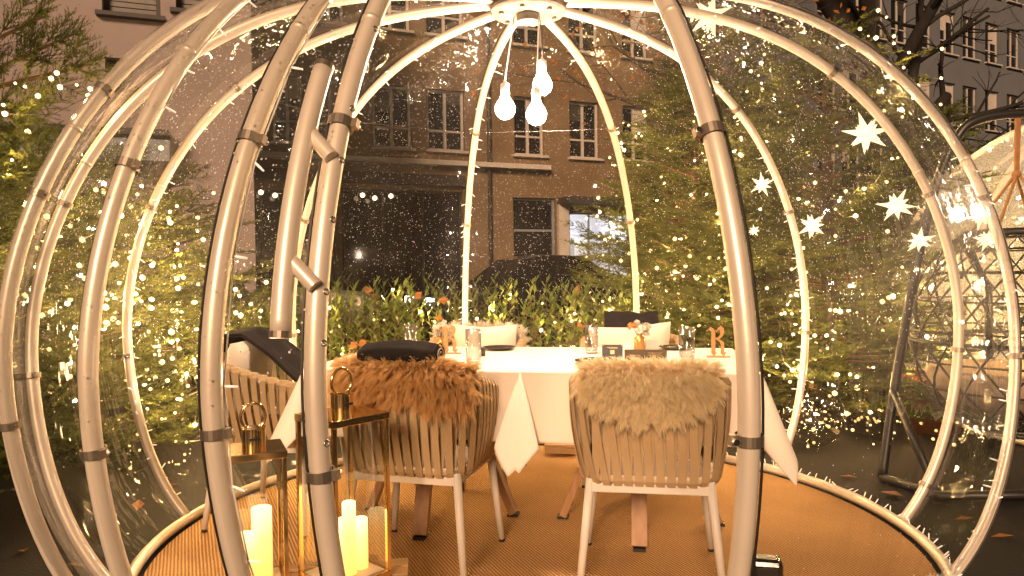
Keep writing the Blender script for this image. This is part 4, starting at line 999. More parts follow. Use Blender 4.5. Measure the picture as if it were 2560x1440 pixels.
def fir_tree(lb, base, H, Rb, seed, az_mid, az_half, hmin=0.25, hmax=None, extra=(), step=0.165, size=0.35, nb=11):
    rs = random.Random(seed); base = Vector(base)
    t = thing('fir_tree', lb, 'tree', base, 0, 'fir trees round the dome')
    MB().tube([(0, 0, 0), (0.02, 0.01, H * 0.4), (0, 0.02, H * 0.8), (0, 0, H)], [0.06 + 0.008 * H, 0.05, 0.025, 0.006], 10).build('trunk', 'bark', t, smooth=True)
    limbs = MB(); items = []; tips = []
    z = hmin
    while z < (hmax or H * 0.97):
        rad = Rb * (1 - z / H) ** 0.85 + 0.08
        n = max(4, int(nb * (0.45 + 0.55 * (1 - z / H))))
        a0 = rs.uniform(0, 6.28)
        for b in range(n):
            a_ = az_mid + az_half * (2 * (b + rs.random()) / n - 1)
            L = rad * rs.uniform(0.78, 1.12); el = 0.15 + 0.45 * (z / H) - 0.10 * rs.random()
            d = Vector((math.cos(a_) * math.cos(el), math.sin(a_) * math.cos(el), math.sin(el)))
            p0 = Vector((0, 0, z + rs.uniform(-.06, .06)))
            def bp(f): return p0 + d * (L * f) + Vector((0, 0, -0.16 * L * f + 0.13 * L * f * f * f))
            if not inside_dome(base + bp(0.8), 0.2): limbs.tube([bp(0), bp(0.4), bp(0.75)], [0.012, 0.008, 0.004], 4, caps=False)
            m_ = max(3, int(L / 0.105))
            for q in range(m_):
                f = 0.28 + 0.72 * (q + rs.random() * 0.6) / m_
                p = bp(f); sd = rs.choice((-1, 1)) if q < m_ - 1 else 0
                yaw = a_ + sd * R(rs.uniform(25, 60)); dd = Vector((math.cos(yaw), math.sin(yaw), rs.uniform(-0.12, 0.35)))
                s = size * rs.uniform(0.75, 1.2) * (0.75 + 0.25 * min(1, L / 0.8))
                wp = base + p + dd.normalized() * s
                if inside_dome(wp) or inside_dome(base + p): continue
                if wp.z < 0.05: continue
                items.append(spray_matrix(p, dd, rs.uniform(-0.5, 0.5), s)); tips.append((wp, f))
        z += step * rs.uniform(0.8, 1.2)
    for a_, e_, n_ in extra:           # single long branches reaching out of the crown
        a_, e_ = Vector(a_) - base, Vector(e_) - base; ln = (e_ - a_).length; dd = (e_ - a_).normalized(); sw = Vector((-dd.y, dd.x, 0)).normalized()
        if sw.y > 0: sw = -sw
        limbs.tube([a_, a_.lerp(e_, 0.5), e_ - dd * 0.1], [0.012, 0.008, 0.004], 5, caps=False)
        for k_ in range(2): items.append(spray_matrix(e_ - dd * 0.26, dd, rs.uniform(0.4, 1.4), 0.26))
        tips.append((base + e_, 1))
        for q in range(n_):
            f = 0.25 + 0.6 * q / n_; sg = 1 if q % 2 else -1; vv = Vector((0, 0, 1))
            d2 = (dd * 0.9 + vv * sg * rs.uniform(0.35, 0.75) + sw * rs.uniform(-0.3, 0.5)).normalized()
            p = a_.lerp(e_, f)
            for k_ in range(2): items.append(spray_matrix(p, d2, rs.uniform(0.3, 1.6), rs.uniform(0.2, 0.3)))
            tips.append((base + p + d2 * 0.25, 1))
    limbs.build('limbs', 'twig', t)
    bake_sprays('crown', items, t); return t, tips
led_v = ico(0.013, 1); led_me = MB().add(*led_v).mesh('led', True); led_me.materials.append(MT['led'])
def light_string(lb, pts, nlights, energy, group='lit fairy light strings', scale=1.0, cable=True):
    t = thing('fairy_light_string', lb, 'light string', (0, 0, 0), 0, group)
    path = []
    for i, p in enumerate(pts):
        path.append(p)
        if i + 1 < len(pts):
            q = pts[i + 1]
            if (q - p).length < 0.9: path.append(p.lerp(q, 0.5) + Vector((0, 0, -0.04)))
            else: path.append(p.lerp(q, 0.5) + Vector((0, 0.2, -0.1)))
    if cable:
        cb = MB(); run = [pts[0]]
        for p, q in zip(pts[:-1], pts[1:]):
            if (q - p).length < 0.42: run += [p.lerp(q, 0.5) + Vector((0, 0.03, -0.03)), q]
            else:
                if len(run) > 2: cb.tube(run, 0.0014, 4)
                run = [q]
        if len(run) > 2: cb.tube(run, 0.0014, 4)
        if cb.v: cb.build('cable', 'blackmetal', t)
    for p in pts:
        o = link('led', led_me, None, t); o.location = p; s = scale * rng.uniform(0.6, 1.35); o.scale = (s, s, s)
    for k in range(nlights):
        p = pts[int((k + 0.5) / nlights * len(pts))]; d = (Vector((0, 0, HC)) - p).normalized()
        point_light('led_glow', p + d * 0.03, energy * rng.uniform(0.5, 1.6), t, 0.012)
    return t
def pick(tips, n, seed, zmin=0.2, zmax=9, pxr=None):
    rs = random.Random(seed); c = [w for w, f in tips if f > 0.45 and zmin < w.z < zmax]
    out = []
    rs.shuffle(c); seeds = c[:max(4, n // 9)]; c.sort(key=lambda w: min((w - s_).length for s_ in seeds) + rs.uniform(0, 0.16))
    for w in c:
        d = w - Vector((0, 0, HC)); px = 1280 + F_PX * d.x / d.y; py = 690 - F_PX * d.z / d.y
        if not (-60 < px < 2620 and -30 < py < 1460): continue
        if all((w - o).length > 0.07 for o in out): out.append(w)
        if len(out) >= n: break
    # pull the lamp towards the viewer side so that it sits on the outside of the branch
    out = [w + (Vector((0, 0, HC)) - w).normalized() * 0.05 for w in out]
    # order as a climbing chain
    out.sort(key=lambda w: (round(w.z / 0.35), w.x if int(round(w.z / 0.35)) % 2 else -w.x))
    return out
TR_ = {}
TREES = [('near_left', 'near fir at the left edge with long branches over the dome', (-3.05, 3.15, 0), 4.3, 1.75, 1, R(-10), R(75), 0.3),
         ('left_mid', 'fir with warm lights just left of the dome', (-2.95, 4.35, 0), 2.15, 1.6, 2, R(-40), R(100), 0.2),
         ('left_back', 'fir further back at the left, beside the laurel hedge', (-2.75, 5.9, 0), 2.0, 1.1, 3, R(-70), R(100), 0.2),
         ('right_front', 'fir behind the far right of the table with broad green tips', (1.55, 6.15, 0), 2.75, 1.15, 4, R(-100), R(110), 0.2),
         ('right_mid', 'fir covered in lights behind the right arches', (2.35, 5.45, 0), 2.9, 1.45, 5, R(-120), R(110), 0.2),
         ('right_back', 'tall fir behind the lit stars, rearmost of the right-hand firs', (2.0, 7.1, 0), 3.7, 1.7, 6, R(-100), R(100), 0.9),
         ('right_far', 'fir at the far right beyond the hanging chair', (3.6, 6.2, 0), 2.5, 1.3, 7, R(-120), R(100), 0.3)]
EXTRA = {'near_left': [(at(-120, 150, 3.0), at(160, 18, 2.9), 4), (at(-100, 215, 3.0), at(245, 58, 2.85), 5), (at(-60, 230, 2.95), at(285, 148, 2.8), 5), (at(-120, 280, 3.0), at(150, 262, 2.8), 4),
                       (at(-130, 330, 2.95), at(110, 318, 2.8), 4), (at(-100, 420, 2.95), at(120, 415, 2.8), 4), (at(-60, 330, 3.1), at(160, 345, 3.05), 3)]}
for key, lb, b, H, Rb, sd, am, ah, hm in TREES:
    TR_[key] = fir_tree(lb, b, H, Rb, sd, am, ah, hm, 1.45 if key == 'near_left' else None, EXTRA.get(key, ()))[1]
NL = {'near_left': (90, 8, 'warm fairy lights on the near fir at the left edge'), 'left_mid': (190, 14, 'warm fairy lights on the fir just left of the dome'),
      'left_back': (40, 5, 'warm fairy lights on the smaller fir beside the hedge'), 'right_front': (70, 6, 'warm fairy lights on the fir behind the table'),
      'right_mid': (270, 18, 'dense warm fairy lights on the fir behind the right arches'), 'right_back': (150, 10, 'warm fairy lights high on the rearmost right-hand fir'),
      'right_far': (80, 8, 'warm fairy lights on the fir beyond the hanging chair')}
for key, (n, nl, lb) in NL.items():
    pts = pick(TR_[key], n, len(key)); light_string(lb, pts, len(pts) // 3, 3.0)

light_string('row of warm lights on the upper branches at the left edge', [at(x_, y_, 2.72) for x_, y_ in ((8, 262), (38, 208), (62, 216), (95, 240), (128, 196), (142, 182), (150, 218), (192, 212), (226, 222), (240, 240), (222, 240), (12, 285), (70, 330), (30, 400), (66, 420), (20, 432))], 9, 0.9, scale=0.7)

# ------------------------------------------------------------------ laurel hedge
def leaf_quad(p, d, n_, L, W):
    d = d.normalized(); s = d.cross(n_).normalized(); n2 = s.cross(d)
    return [p, p + d * L * 0.45 + s * W / 2 + n2 * W * 0.12, p + d * L, p + d * L * 0.45 - s * W / 2 + n2 * W * 0.12, p + d * L * 0.5 - n2 * W * 0.05], [(0, 1, 4), (1, 2, 4), (2, 3, 4), (3, 0, 4)]
hedge = thing('laurel_hedge', 'lit clipped laurel hedge running behind the table', 'hedge', (-0.9, 6.2, 0))
rs = random.Random(5); b = MB(); st = MB(); hled = []
for i in range(460):
    x = rs.uniform(-2.1, 2.3); y = rs.uniform(-0.35, 0.55) + x * 0.05; top = rs.uniform(0.72, 1.08) if y > -0.2 else rs.uniform(0.3, 0.95)
    lean = Vector((rs.uniform(-.25, .25), rs.uniform(-.35, .15), 1)).normalized(); base_ = Vector((x, y, 0.02)); L = top
    st.tube([base_, base_ + lean * L], [0.005, 0.002], 4, caps=False)
    if rs.random() < 0.42 and y < 0.1: hled.append(base_ + lean * (L * rs.uniform(0.45, 0.98)) + Vector((-0.9, 6.2 - 0.06, 0)))
    for k in range(rs.randint(12, 17)):
        f = 1 - (k / 17) ** 1.1 * 0.9; a_ = k * 2.4 + rs.random()
        dd = Vector((math.cos(a_), math.sin(a_), 1.6 if f > 0.9 else rs.uniform(0.3, 1.1)))
        v, f_ = leaf_quad(base_ + lean * (L * f), dd, Vector((rs.uniform(-.3, .3), rs.uniform(-.3, .3), 1)), rs.uniform(0.065, 0.10), rs.uniform(0.028, 0.040)); b.add(v, f_)
b.build('foliage', 'laurel', hedge, smooth=True)['kind'] = 'stuff'; st.build('stems', 'twig', hedge)['kind'] = 'stuff'
hled.sort(key=lambda w: w.x)
light_string('warm fairy lights threaded through the laurel hedge', hled, 40, 3.0)
nd = MB()
for i in range(16):
    v, f_ = leaf_quad(Vector((rs.uniform(-2, 1.5), rs.uniform(-.4, .2), rs.uniform(0.5, 1.02))), Vector((rs.uniform(-1, 1), rs.uniform(-1, 0.3), rs.uniform(-.8, .6))), Vector((rs.uniform(-.5, .5), -1, rs.uniform(-.4, .8))), 0.10, 0.07); nd.add(v, f_)
nd.build('withered_leaves', 'withered', hedge)['kind'] = 'stuff'

# ------------------------------------------------------------------ lit paper stars
def make_star(lb, p, r, seed):
    t = thing('paper_star', lb, 'star', p, 0, 'lit paper stars among the firs')
    rs = random.Random(seed); b = MB(); dirs = []
    phi = math.pi * (3 - math.sqrt(5)); n = 16
    for i in range(n):
        z = 1 - 2 * (i + 0.5) / n; q = math.sqrt(1 - z * z); dirs.append(Vector((q * math.cos(phi * i), q * math.sin(phi * i), z)))
    rot = Matrix.Rotation(rs.uniform(0, 6), 3, 'X') @ Matrix.Rotation(rs.uniform(0, 6), 3, 'Y')
    for k, d in enumerate(dirs):
        d = rot @ d; x = d.orthogonal().normalized(); y = d.cross(x); L = r * (1.0 if k % 2 else 0.72); w = r * 0.20
        vs = [d * (r * 0.16) + x * w, d * (r * 0.16) + y * w, d * (r * 0.16) - x * w, d * (r * 0.16) - y * w, d * L]
        MB().add(vs, [(0, 1, 4), (1, 2, 4), (2, 3, 4), (3, 0, 4), (3, 2, 1, 0)]).build('ray', 'star', t)
    MB().tube([(0, 0, r * 0.5), (0.01, 0.01, r * 1.8)], 0.0018, 5).build('hanger', 'blackmetal', t)
STARS = [('large lit paper star near the top of the right door post', 1775, 40, 3.95, 0.13), ('large lit paper star high between the two rightmost arches', 2165, 335, 4.15, 0.135),
         ('lit paper star below the high one, left of the swing stand', 2240, 515, 4.1, 0.11), ('lit paper star left of the slim right arch', 1905, 462, 4.6, 0.085),
         ('lit paper star just right of the slim right arch', 2030, 565, 4.5, 0.10), ('tiny lit paper star in the fir right of the door post', 1885, 576, 4.9, 0.05),
         ('lit paper star beside the swing stand post', 2300, 602, 3.9, 0.085), ('lit paper star against the outermost right arch, the upper one', 2452, 540, 3.6, 0.075),
         ('lit paper star against the outermost right arch, the lower one', 2468, 600, 3.55, 0.065)]
for q, (lb, px, py, Y, r_) in enumerate(STARS): make_star(lb, at(px, py, Y), r_, q)

# ------------------------------------------------------------------ buildings
def facade(name, lb, P0, dirv, W, H, openings, wallmat, depth=0.22, group=None, back=6.0):
    """openings: list of (u0, u1, h0, h1, style)"""
    d = Vector(dirv).normalized(); nrm = Vector((d.y, -d.x, 0))
    t = thing(name, lb, 'building', P0, math.atan2(d.y, d.x), group)     # local x along the wall, local -y towards the viewer
    us = sorted({0.0, W} | {o[0] for o in openings} | {o[1] for o in openings}); hs_ = sorted({0.0, H} | {o[2] for o in openings} | {o[3] for o in openings})
    b = MB()
    for a_, c_ in zip(us[:-1], us[1:]):
        for e, f in zip(hs_[:-1], hs_[1:]):
            um, hm = (a_ + c_) / 2, (e + f) / 2
            if any(o[0] < um < o[1] and o[2] < hm < o[3] for o in openings): continue
            b.add([(a_, 0, e), (c_, 0, e), (c_, 0, f), (a_, 0, f)], [(0, 1, 2, 3)])
    for o in openings:
        u0, u1, h0, h1 = o[:4]
        b.add([(u0, 0, h0), (u1, 0, h0), (u1, 0, h1), (u0, 0, h1), (u0, depth, h0), (u1, depth, h0), (u1, depth, h1), (u0, depth, h1)], [(0, 4, 5, 1), (1, 5, 6, 2), (2, 6, 7, 3), (3, 7, 4, 0)])
    b.add([(0, 0, 0), (W, 0, 0), (W, back, 0), (0, back, 0), (0, 0, H), (W, 0, H), (W, back, H), (0, back, H)], [(1, 2, 6, 5), (2, 3, 7, 6), (3, 0, 4, 7), (4, 5, 6, 7)])
    b.build('wall', wallmat, t)
    for o in openings:
        u0, u1, h0, h1, sty = o; w, h = u1 - u0, h1 - h0; y = depth - 0.07
        fm = 'trimlight' if sty in ('win', 'winlit') else ('bluegrey' if sty in ('door', 'shoplit') else 'trimdark')
        k = MB(); fw_ = 0.06
        k.box((u0 + fw_ / 2, y, (h0 + h1) / 2), (fw_, 0.06, h)); k.box((u1 - fw_ / 2, y, (h0 + h1) / 2), (fw_, 0.06, h))
        k.box(((u0 + u1) / 2, y, h0 + fw_ / 2), (w - 2 * fw_, 0.058, fw_)); k.box(((u0 + u1) / 2, y, h1 - fw_ / 2), (w - 2 * fw_, 0.058, fw_))
        wn_ = k.build('door' if sty == 'door' else 'window', fm, t)
        if sty == 'win':
            MB().box(((u0 + u1) / 2, y, (h0 + h1) / 2), (0.07, 0.054, h - 2 * fw_)).build('mullion', fm, wn_)
            MB().box(((u0 + u1) / 2, y + 0.003, h0 + h * 0.33), (w - 2 * fw_, 0.05, 0.045)).build('transom', fm, wn_)
            MB().box(((u0 + u1) / 2, -0.05, h0 - 0.035), (w + 0.14, 0.16, 0.06)).build('sill', 'trimlight', wn_)
            for q in (0, 1):
                for (z0, z1) in ((h0 + fw_, h0 + h * 0.33 - 0.03), (h0 + h * 0.33 + 0.03, h1 - fw_)):
                    x0 = u0 + fw_ if q == 0 else (u0 + u1) / 2 + 0.04; x1 = (u0 + u1) / 2 - 0.04 if q == 0 else u1 - fw_
                    MB().box(((x0 + x1) / 2, y + 0.02, (z0 + z1) / 2), (x1 - x0, 0.008, z1 - z0)).build('pane', 'winglass', wn_)
                    if z1 > h0 + h * 0.5 and (int(u0 * 7.3) + q) % 3 != 0:
                        bl = (z1 - z0) * (0.25 + 0.5 * ((u0 * 3.7 + q * 0.31) % 1.0)); MB().box(((x0 + x1) / 2, y + 0.012, z1 - bl / 2), (x1 - x0 - 0.01, 0.004, bl)).build('blind', 'trimdark' if int(u0 * 3) % 2 else 'trimlight', wn_)
        elif sty == 'shutter':
            n = int(h / 0.075)
            for q in range(n): MB().box(((u0 + u1) / 2, y + 0.005, h0 + fw_ + (h - 2 * fw_) * (q + 0.5) / n), (w - 2 * fw_, 0.03, (h - 2 * fw_) / n - 0.012)).build('slat', 'shutter', wn_)
            MB().box(((u0 + u1) / 2, -0.04, h0 - 0.03), (w + 0.12, 0.14, 0.05)).build('sill', 'trimdark', wn_)
            MB().box(((u0 + u1) / 2, y + 0.04, (h0 + h1) / 2), (w - 2 * fw_, 0.008, h - 2 * fw_)).build('pane', 'winglass', wn_)
        else:
            if sty in ('shop', 'shoplit'):
                for q in range(1, 3): MB().box((u0 + w * q / 3, y, (h0 + h1) / 2), (0.05, 0.054, h - 2 * fw_)).build('mullion', fm, wn_)
            if sty == 'door': MB().box(((u0 + u1) / 2, y, h0 + h * 0.72), (w - 2 * fw_, 0.05, 0.06)).build('transom', fm, wn_)
            MB().box(((u0 + u1) / 2, y + 0.02, (h0 + h1) / 2), (w - 2 * fw_, 0.008, h - 2 * fw_)).build('pane', 'pane' if sty == 'shoplit' else 'winglass', wn_)
            if sty == 'shoplit':
                rm = MB(); a_, c_ = u0 - 0.3, u1 + 0.3; e, f = max(0.02, h0 - 0.3), h1 + 0.3; y0, y1 = depth + 0.03, depth + 2.6
                rm.add([(a_, y0, e), (c_, y0, e), (c_, y1, e), (a_, y1, e), (a_, y0, f), (c_, y0, f), (c_, y1, f), (a_, y1, f)], [(0, 1, 2, 3), (7, 6, 5, 4), (2, 6, 7, 3), (1, 5, 6, 2), (0, 3, 7, 4)])
                rm.build('shop_room', 'roomwhite', wn_)
                for q in range(3): MB().box((u0 + w * (q + 0.5) / 3, depth + 0.9, h1 + 0.10), (w / 3 * 0.7, 0.12, 0.06)).build('ceiling_lamp', 'shoplamp', wn_)
                MB().box((u0 + w * 0.3, depth + 1.6, h0 + 0.5), (w * 0.35, 0.4, 1.0)).build('counter', 'bluegrey', wn_)
                MB().box((u0 + w * 0.75, depth + 2.0, h0 + 0.9), (w * 0.25, 0.3, 1.8)).build('shelf', 'trimlight', wn_)
    return t
DV = Vector((0.923, 0.384, 0)); PC = Vector((-3.88, 17.6, 0))
def upx(px, P=PC, D=DV):
    s = (px - 1280) / F_PX; return (s * P.y - P.x) / (D.x - s * D.y)
U0 = upx(430); O_ = PC + DV * U0
def U(px): return upx(px) - U0
ops = []
for a_, c_ in ((560, 640), (690, 765), (800, 870), (940, 1035), (1075, 1167), (1290, 1365), (1428, 1502), (1560, 1625)): ops.append((U(a_), U(c_), 4.22, 5.75, 'win'))
for a_, c_ in ((560, 640), (690, 765), (800, 870), (940, 1035), (1075, 1167), (1290, 1365), (1428, 1502), (1560, 1625)): ops.append((U(a_), U(c_), 7.1, 8.6, 'win'))
ops += [(U(560), U(840), 0.5, 3.1, 'shop'), (U(858), U(1160), 0.4, 3.2, 'shop'), (U(1285), U(1392), 0.02, 3.1, 'door'), (U(1426), U(1580), 0.35, 2.75, 'shoplit')]
th = facade('town_house', 'ochre town house with a lit shop window behind the hedge', O_, DV, U(1790), 10.0, ops, 'stucco_ochre')
MB().box(((U(560) + U(1370)) / 2, -0.14, 3.88), (U(1370) - U(560), 0.28, 0.12)).build('ledge', 'trimlight', th)
MB().box(((U(560) + U(1160)) / 2, -0.10, 3.45), (U(1160) - U(560), 0.2, 0.26)).build('fascia', 'trimdark', th)
MB().box(((U(1395) + U(1620)) / 2, -0.35, 3.02), (U(1620) - U(1395), 0.7, 0.16)).build('canopy', 'trimdark', th)
MB().tube([(U(1225), -0.07, 0.0), (U(1225), -0.07, 9.8)], 0.055, 8).build('downpipe', 'trimdark', th, smooth=True)
MB().box(((U(1392) + U(1424)) / 2, -0.05, 1.5), ((U(1424) - U(1392)) * 0.8, 0.1, 3.0)).build('pilaster', 'trimlight', th)
for q, px in enumerate((600, 655, 690, 905, 935, 975)):
    lp = MB().add(*[x for x in ico(0.06, 2)]).build('globe_lamp', 'warmlamp', th, smooth=True); lp.location = (U(px), -0.25, 2.95 + 0.06 * (q % 2))
# rosy house at the left
DL = Vector((0.937, 0.348, 0)); PL = at(270, 36, 9.0); PL.z = 0
def UL(px): return upx(px, PL, DL)
u0l = UL(-160); OL = PL + DL * u0l
def vl(py, px): 
    P = PL + DL * UL(px); return HC + (679 - 0.0125 * (px - 1280) - py) / F_PX * P.y
def US(px): return UL(px) - u0l
opl = [(US(272), US(417), vl(36, 275), vl(36, 275) + 1.5, 'shutter'), (US(455), US(560), vl(30, 460), vl(30, 460) + 1.5, 'shutter'), (US(276), US(345), vl(215, 280), vl(146, 280), 'shutter')]
lh = facade('rosy_house', 'plain rosy stucco house with a shuttered window at the upper left', OL, DL, US(640), 9.5, opl, 'stucco_rose')
fz = vl(372, 60)
MB().box((US(640) * 0.36, -0.16, fz), (US(640) * 0.72, 0.32, 0.26)).build('shop_fascia', 'bluegrey', lh)
MB().box((US(640) * 0.36, -0.20, fz + 0.20), (US(640) * 0.72, 0.42, 0.07)).build('fascia_hood', 'trimdark', lh)
for px in (60, 128, 0):
    MB().lathe([(0.0, 0.075), (0.02, 0.07), (0.03, 0.03), (0.045, 0.0), (0.0, 0.0)], 14, (US(px), -0.36, fz - 0.02)).build('brass_downlight', 'gold', lh, smooth=True)
# grey apartment house at the upper right
DG = Vector((0.878, 0.479, 0)); PG = Vector((16.3, 30.8, 0)); ug0 = upx(2040, PG, DG); OG = PG + DG * ug0
def UG(px): return upx(px, PG, DG) - ug0
opg = []
for px in (2070, 2130, 2190, 2250, 2310, 2370, 2425, 2480, 2533, 2585, 2640):
    u_ = UG(px)
    for hz in (4.3, 7.4, 10.5, 13.6): opg.append((u_ - 0.58, u_ + 0.58, hz, hz + 1.85, 'win'))
facade('apartment_house', 'pale grey apartment house with rows of windows behind the bare tree', OG, DG, UG(2760), 18.0, opg, 'stucco_grey')

# ------------------------------------------------------------------ parked cars
def make_car(lb, c, rz, paint, flip=1):
    t = thing('parked_car', lb, 'car', c, rz, 'cars parked before the town house')
    low = [(-2.1, 0.35), (-2.12, 0.62), (-1.95, 0.82), (-1.2, 0.90), (1.3, 0.93), (1.95, 0.86), (2.1, 0.66), (2.08, 0.35)]
    MB().prism(low, 1.72, lambda x, y, d: Vector((x, d - 0.86, y))).build('body', paint, t, bevel=0.06)
    cab = [(-1.05, 0.86), (-0.42, 1.36), (0.0, 1.43), (0.75, 1.40), (1.42, 0.90)]
    b = MB(); n = len(cab)
    vs = [Vector((x, -0.80 + (y - 0.86) * 0.32, y)) for x, y in cab] + [Vector((x, 0.80 - (y - 0.86) * 0.32, y)) for x, y in cab]
    b.add(vs, [tuple(range(n)), tuple(range(n, 2 * n))[::-1]] + [(i, n + i, n + (i + 1) % n, (i + 1) % n) for i in range(n)]); cb = b.build('cabin', paint, t, bevel=0.04)
    for sy in (-1, 1):
        for poly in ([(-0.86, 0.93), (-0.40, 1.30), (0.12, 1.34), (0.12, 0.94)], [(0.20, 0.94), (0.20, 1.34), (0.70, 1.32), (1.15, 0.96)]):
            MB().prism(poly, 0.012, lambda x, y, d: Vector((x, sy * (0.80 - (y - 0.86) * 0.32 + 0.004 + d), y))).build('side_window', 'winglass', cb)
    for x in (-1.32, 1.28):
        for sy in (-1, 1):
            w = MB().tube([(x, sy * 0.70, 0.31), (x, sy * 0.88, 0.31)], 0.31, 22).build('wheel', 'tyre', t)
            MB().tube([(x, sy * 0.882, 0.31), (x, sy * 0.89, 0.31)], 0.19, 16).build('rim', 'steel', w)
    for sy in (-1, 1):
        MB().box((-2.06, sy * 0.62, 0.68), (0.10, 0.34, 0.12)).build('headlight', 'headlamp', t, bevel=0.02)
        MB().box((2.05, sy * 0.64, 0.76), (0.10, 0.30, 0.14)).build('tail_light', 'terracotta', t, bevel=0.02)
        MB().box((-0.75, sy * 0.93, 0.95), (0.12, 0.16, 0.11)).build('mirror', paint, t, bevel=0.02)
CA = Vector((0.35, 13.0, 0)); rzc = math.atan2(DV.y, DV.x)
make_car('black parked car, its roof showing over the hedge behind the table', CA, rzc, 'carpaint')
make_car('silver parked car glimpsed left of the door handle, over the hedge', CA - DV * 5.0 + Vector((0, -0.1, 0)), rzc, 'carpaint2')

# ------------------------------------------------------------------ bare tree and autumn tree
def branch_tree(name, lb, base, H, r, seed, levels, lean=(0.05, 0, 1), leafmat_=None, leaf_n=0, first=0.3, spread=0.75, bark='bark'):
    rs = random.Random(seed); t = thing(name, lb, 'tree', base); b = MB(); ends = []
    def grow(p, d, L, r_, lv):
        n = 5; pts = [p]; rr = [r_]; q = p; dd = d
        for i in range(n):
            dd = (dd + Vector((rs.gauss(0, .13), rs.gauss(0, .13), rs.gauss(0.02, .10)))).normalized(); q = q + dd * (L / n); pts.append(q); rr.append(r_ * (1 - 0.42 * (i + 1) / n))
        b.tube(pts, rr, 8 if lv < 2 else (5 if lv < 3 else 3), caps=False)
        if lv >= levels: ends.append((q, dd)); return
        k = rs.randint(3, 5) if lv else 9
        for j in range(k):
            f = rs.uniform(0.35, 1.0) if lv else first + (1 - first) * (j + 0.6) / k
            i = min(n - 1, int(f * n)); pp = pts[i].lerp(pts[i + 1], f * n - i)
            ax = dd.orthogonal().normalized(); ax = Matrix.Rotation(rs.uniform(0, 6.28), 3, dd) @ ax
            nd_ = (dd * (0.75 - 0.25 * (lv == 0)) + ax * rs.uniform(spread * 0.7, spread * 1.4)).normalized()
            grow(pp, nd_, L * rs.uniform(0.42, 0.66) * (0.72 if lv == 0 else 1), rr[min(n, i + 1)] * rs.uniform(0.42, 0.62), lv + 1)
        if lv: ends.append((q, dd))
    grow(Vector((0, 0, 0)), Vector(lean).normalized(), H, r, 0)
    b.build('trunk_and_branches', bark, t, smooth=True)
    if leaf_n:
        lf = MB()
        for i in range(leaf_n):
            p, d = rs.choice(ends); p = p + Vector((rs.gauss(0, .10), rs.gauss(0, .10), rs.gauss(0, .08)))
            v, f_ = leaf_quad(p, Vector((rs.uniform(-1, 1), rs.uniform(-1, 1), rs.uniform(-1, .4))), Vector((rs.uniform(-.6, .6), -1, rs.uniform(-.6, .8))), rs.uniform(0.06, 0.10), rs.uniform(0.045, 0.07)); lf.add(v, f_)
        lf.build('leaves', leafmat_, t)['kind'] = 'stuff'
    return t
branch_tree('bare_tree', 'bare dark street tree before the grey apartment house', (8.4, 13.6, 0), 9.5, 0.40, 12, 4, (0.0, 0.0, 1), first=0.30, bark='darkbark')
branch_tree('autumn_tree', 'young tree with orange autumn leaves high behind the hub', (2.25, 8.6, 0), 4.7, 0.06, 9, 3, (-0.16, -0.04, 1), 'autumn', 420, first=0.6)

# ------------------------------------------------------------------ hanging chair
hb = on(2205, 1205, 0.0)
hc = Vector((2.66, 3.86, 0))
st_ = thing('swing_stand', 'black tubular swing stand right of the dome, bent over at the top', 'stand', (hb.x, hb.y, 0))
def S(p): return Vector(p) - Vector((hb.x, hb.y, 0))
pp = [Vector((hb.x, hb.y, 0.02)), at(2238, 960, 3.95), at(2285, 700, 3.93), at(2335, 480, 3.90), at(2395, 340, 3.88), at(2450, 298, 3.87), at(2545, 284, 3.86), at(2600, 290, 3.86)]
sm_ = []
for i in range(len(pp) - 1):
    p0, p1, p2, p3 = pp[max(0, i - 1)], pp[i], pp[i + 1], pp[min(len(pp) - 1, i + 2)]
    for q in range(6):
        f = q / 6; sm_.append(0.5 * ((2 * p1) + (p2 - p0) * f + (2 * p0 - 5 * p1 + 4 * p2 - p3) * f * f + (3 * p1 - p0 - 3 * p2 + p3) * f ** 3))
sm_.append(pp[-1])
MB().tube([S(p) for p in sm_], 0.024, 12).build('curved_post', 'blackmetal', st_, smooth=True)
MB().tube([S(at(2232, 975, 3.95)), S(on(2345, 1240, 0.02))], 0.02, 10).build('brace', 'blackmetal', st_, smooth=True)
MB().tube([S(at(2400, 590, 3.95)), S(at(2470, 720, 4.2)), S(Vector((2.95, 4.5, 0.02)))], 0.022, 10).build('rear_post', 'blackmetal', st_, smooth=True)
MB().tube([S((hb.x, hb.y, 0.024)), S(on(2345, 1240, 0.024)), S(Vector((3.3, 3.55, 0.024)))], 0.024, 10).build('floor_bar', 'blackmetal', st_, smooth=True)
eg = thing('hanging_chair', 'black openwork egg-shaped hanging chair roped to the swing stand', 'chair', (hc.x, hc.y, 0.0))
def egg(th, ph): # th 0 top..pi bottom
    r_ = 0.50 * math.sin(th) ** 0.85; return Vector((r_ * math.cos(ph), r_ * math.sin(ph), 0.80 + 0.56 * math.cos(th)))
ringpts = [egg(R(24), q * math.pi / 16) for q in range(32)]
MB().tube(ringpts, 0.02, 8, closed=True).build('top_rim', 'lattice', eg, smooth=True)
MB().tube([egg(R(95), q * math.pi / 16) for q in range(32)], 0.010, 6, closed=True).build('middle_hoop', 'lattice', eg, smooth=True)
NP, NT = 14, 9
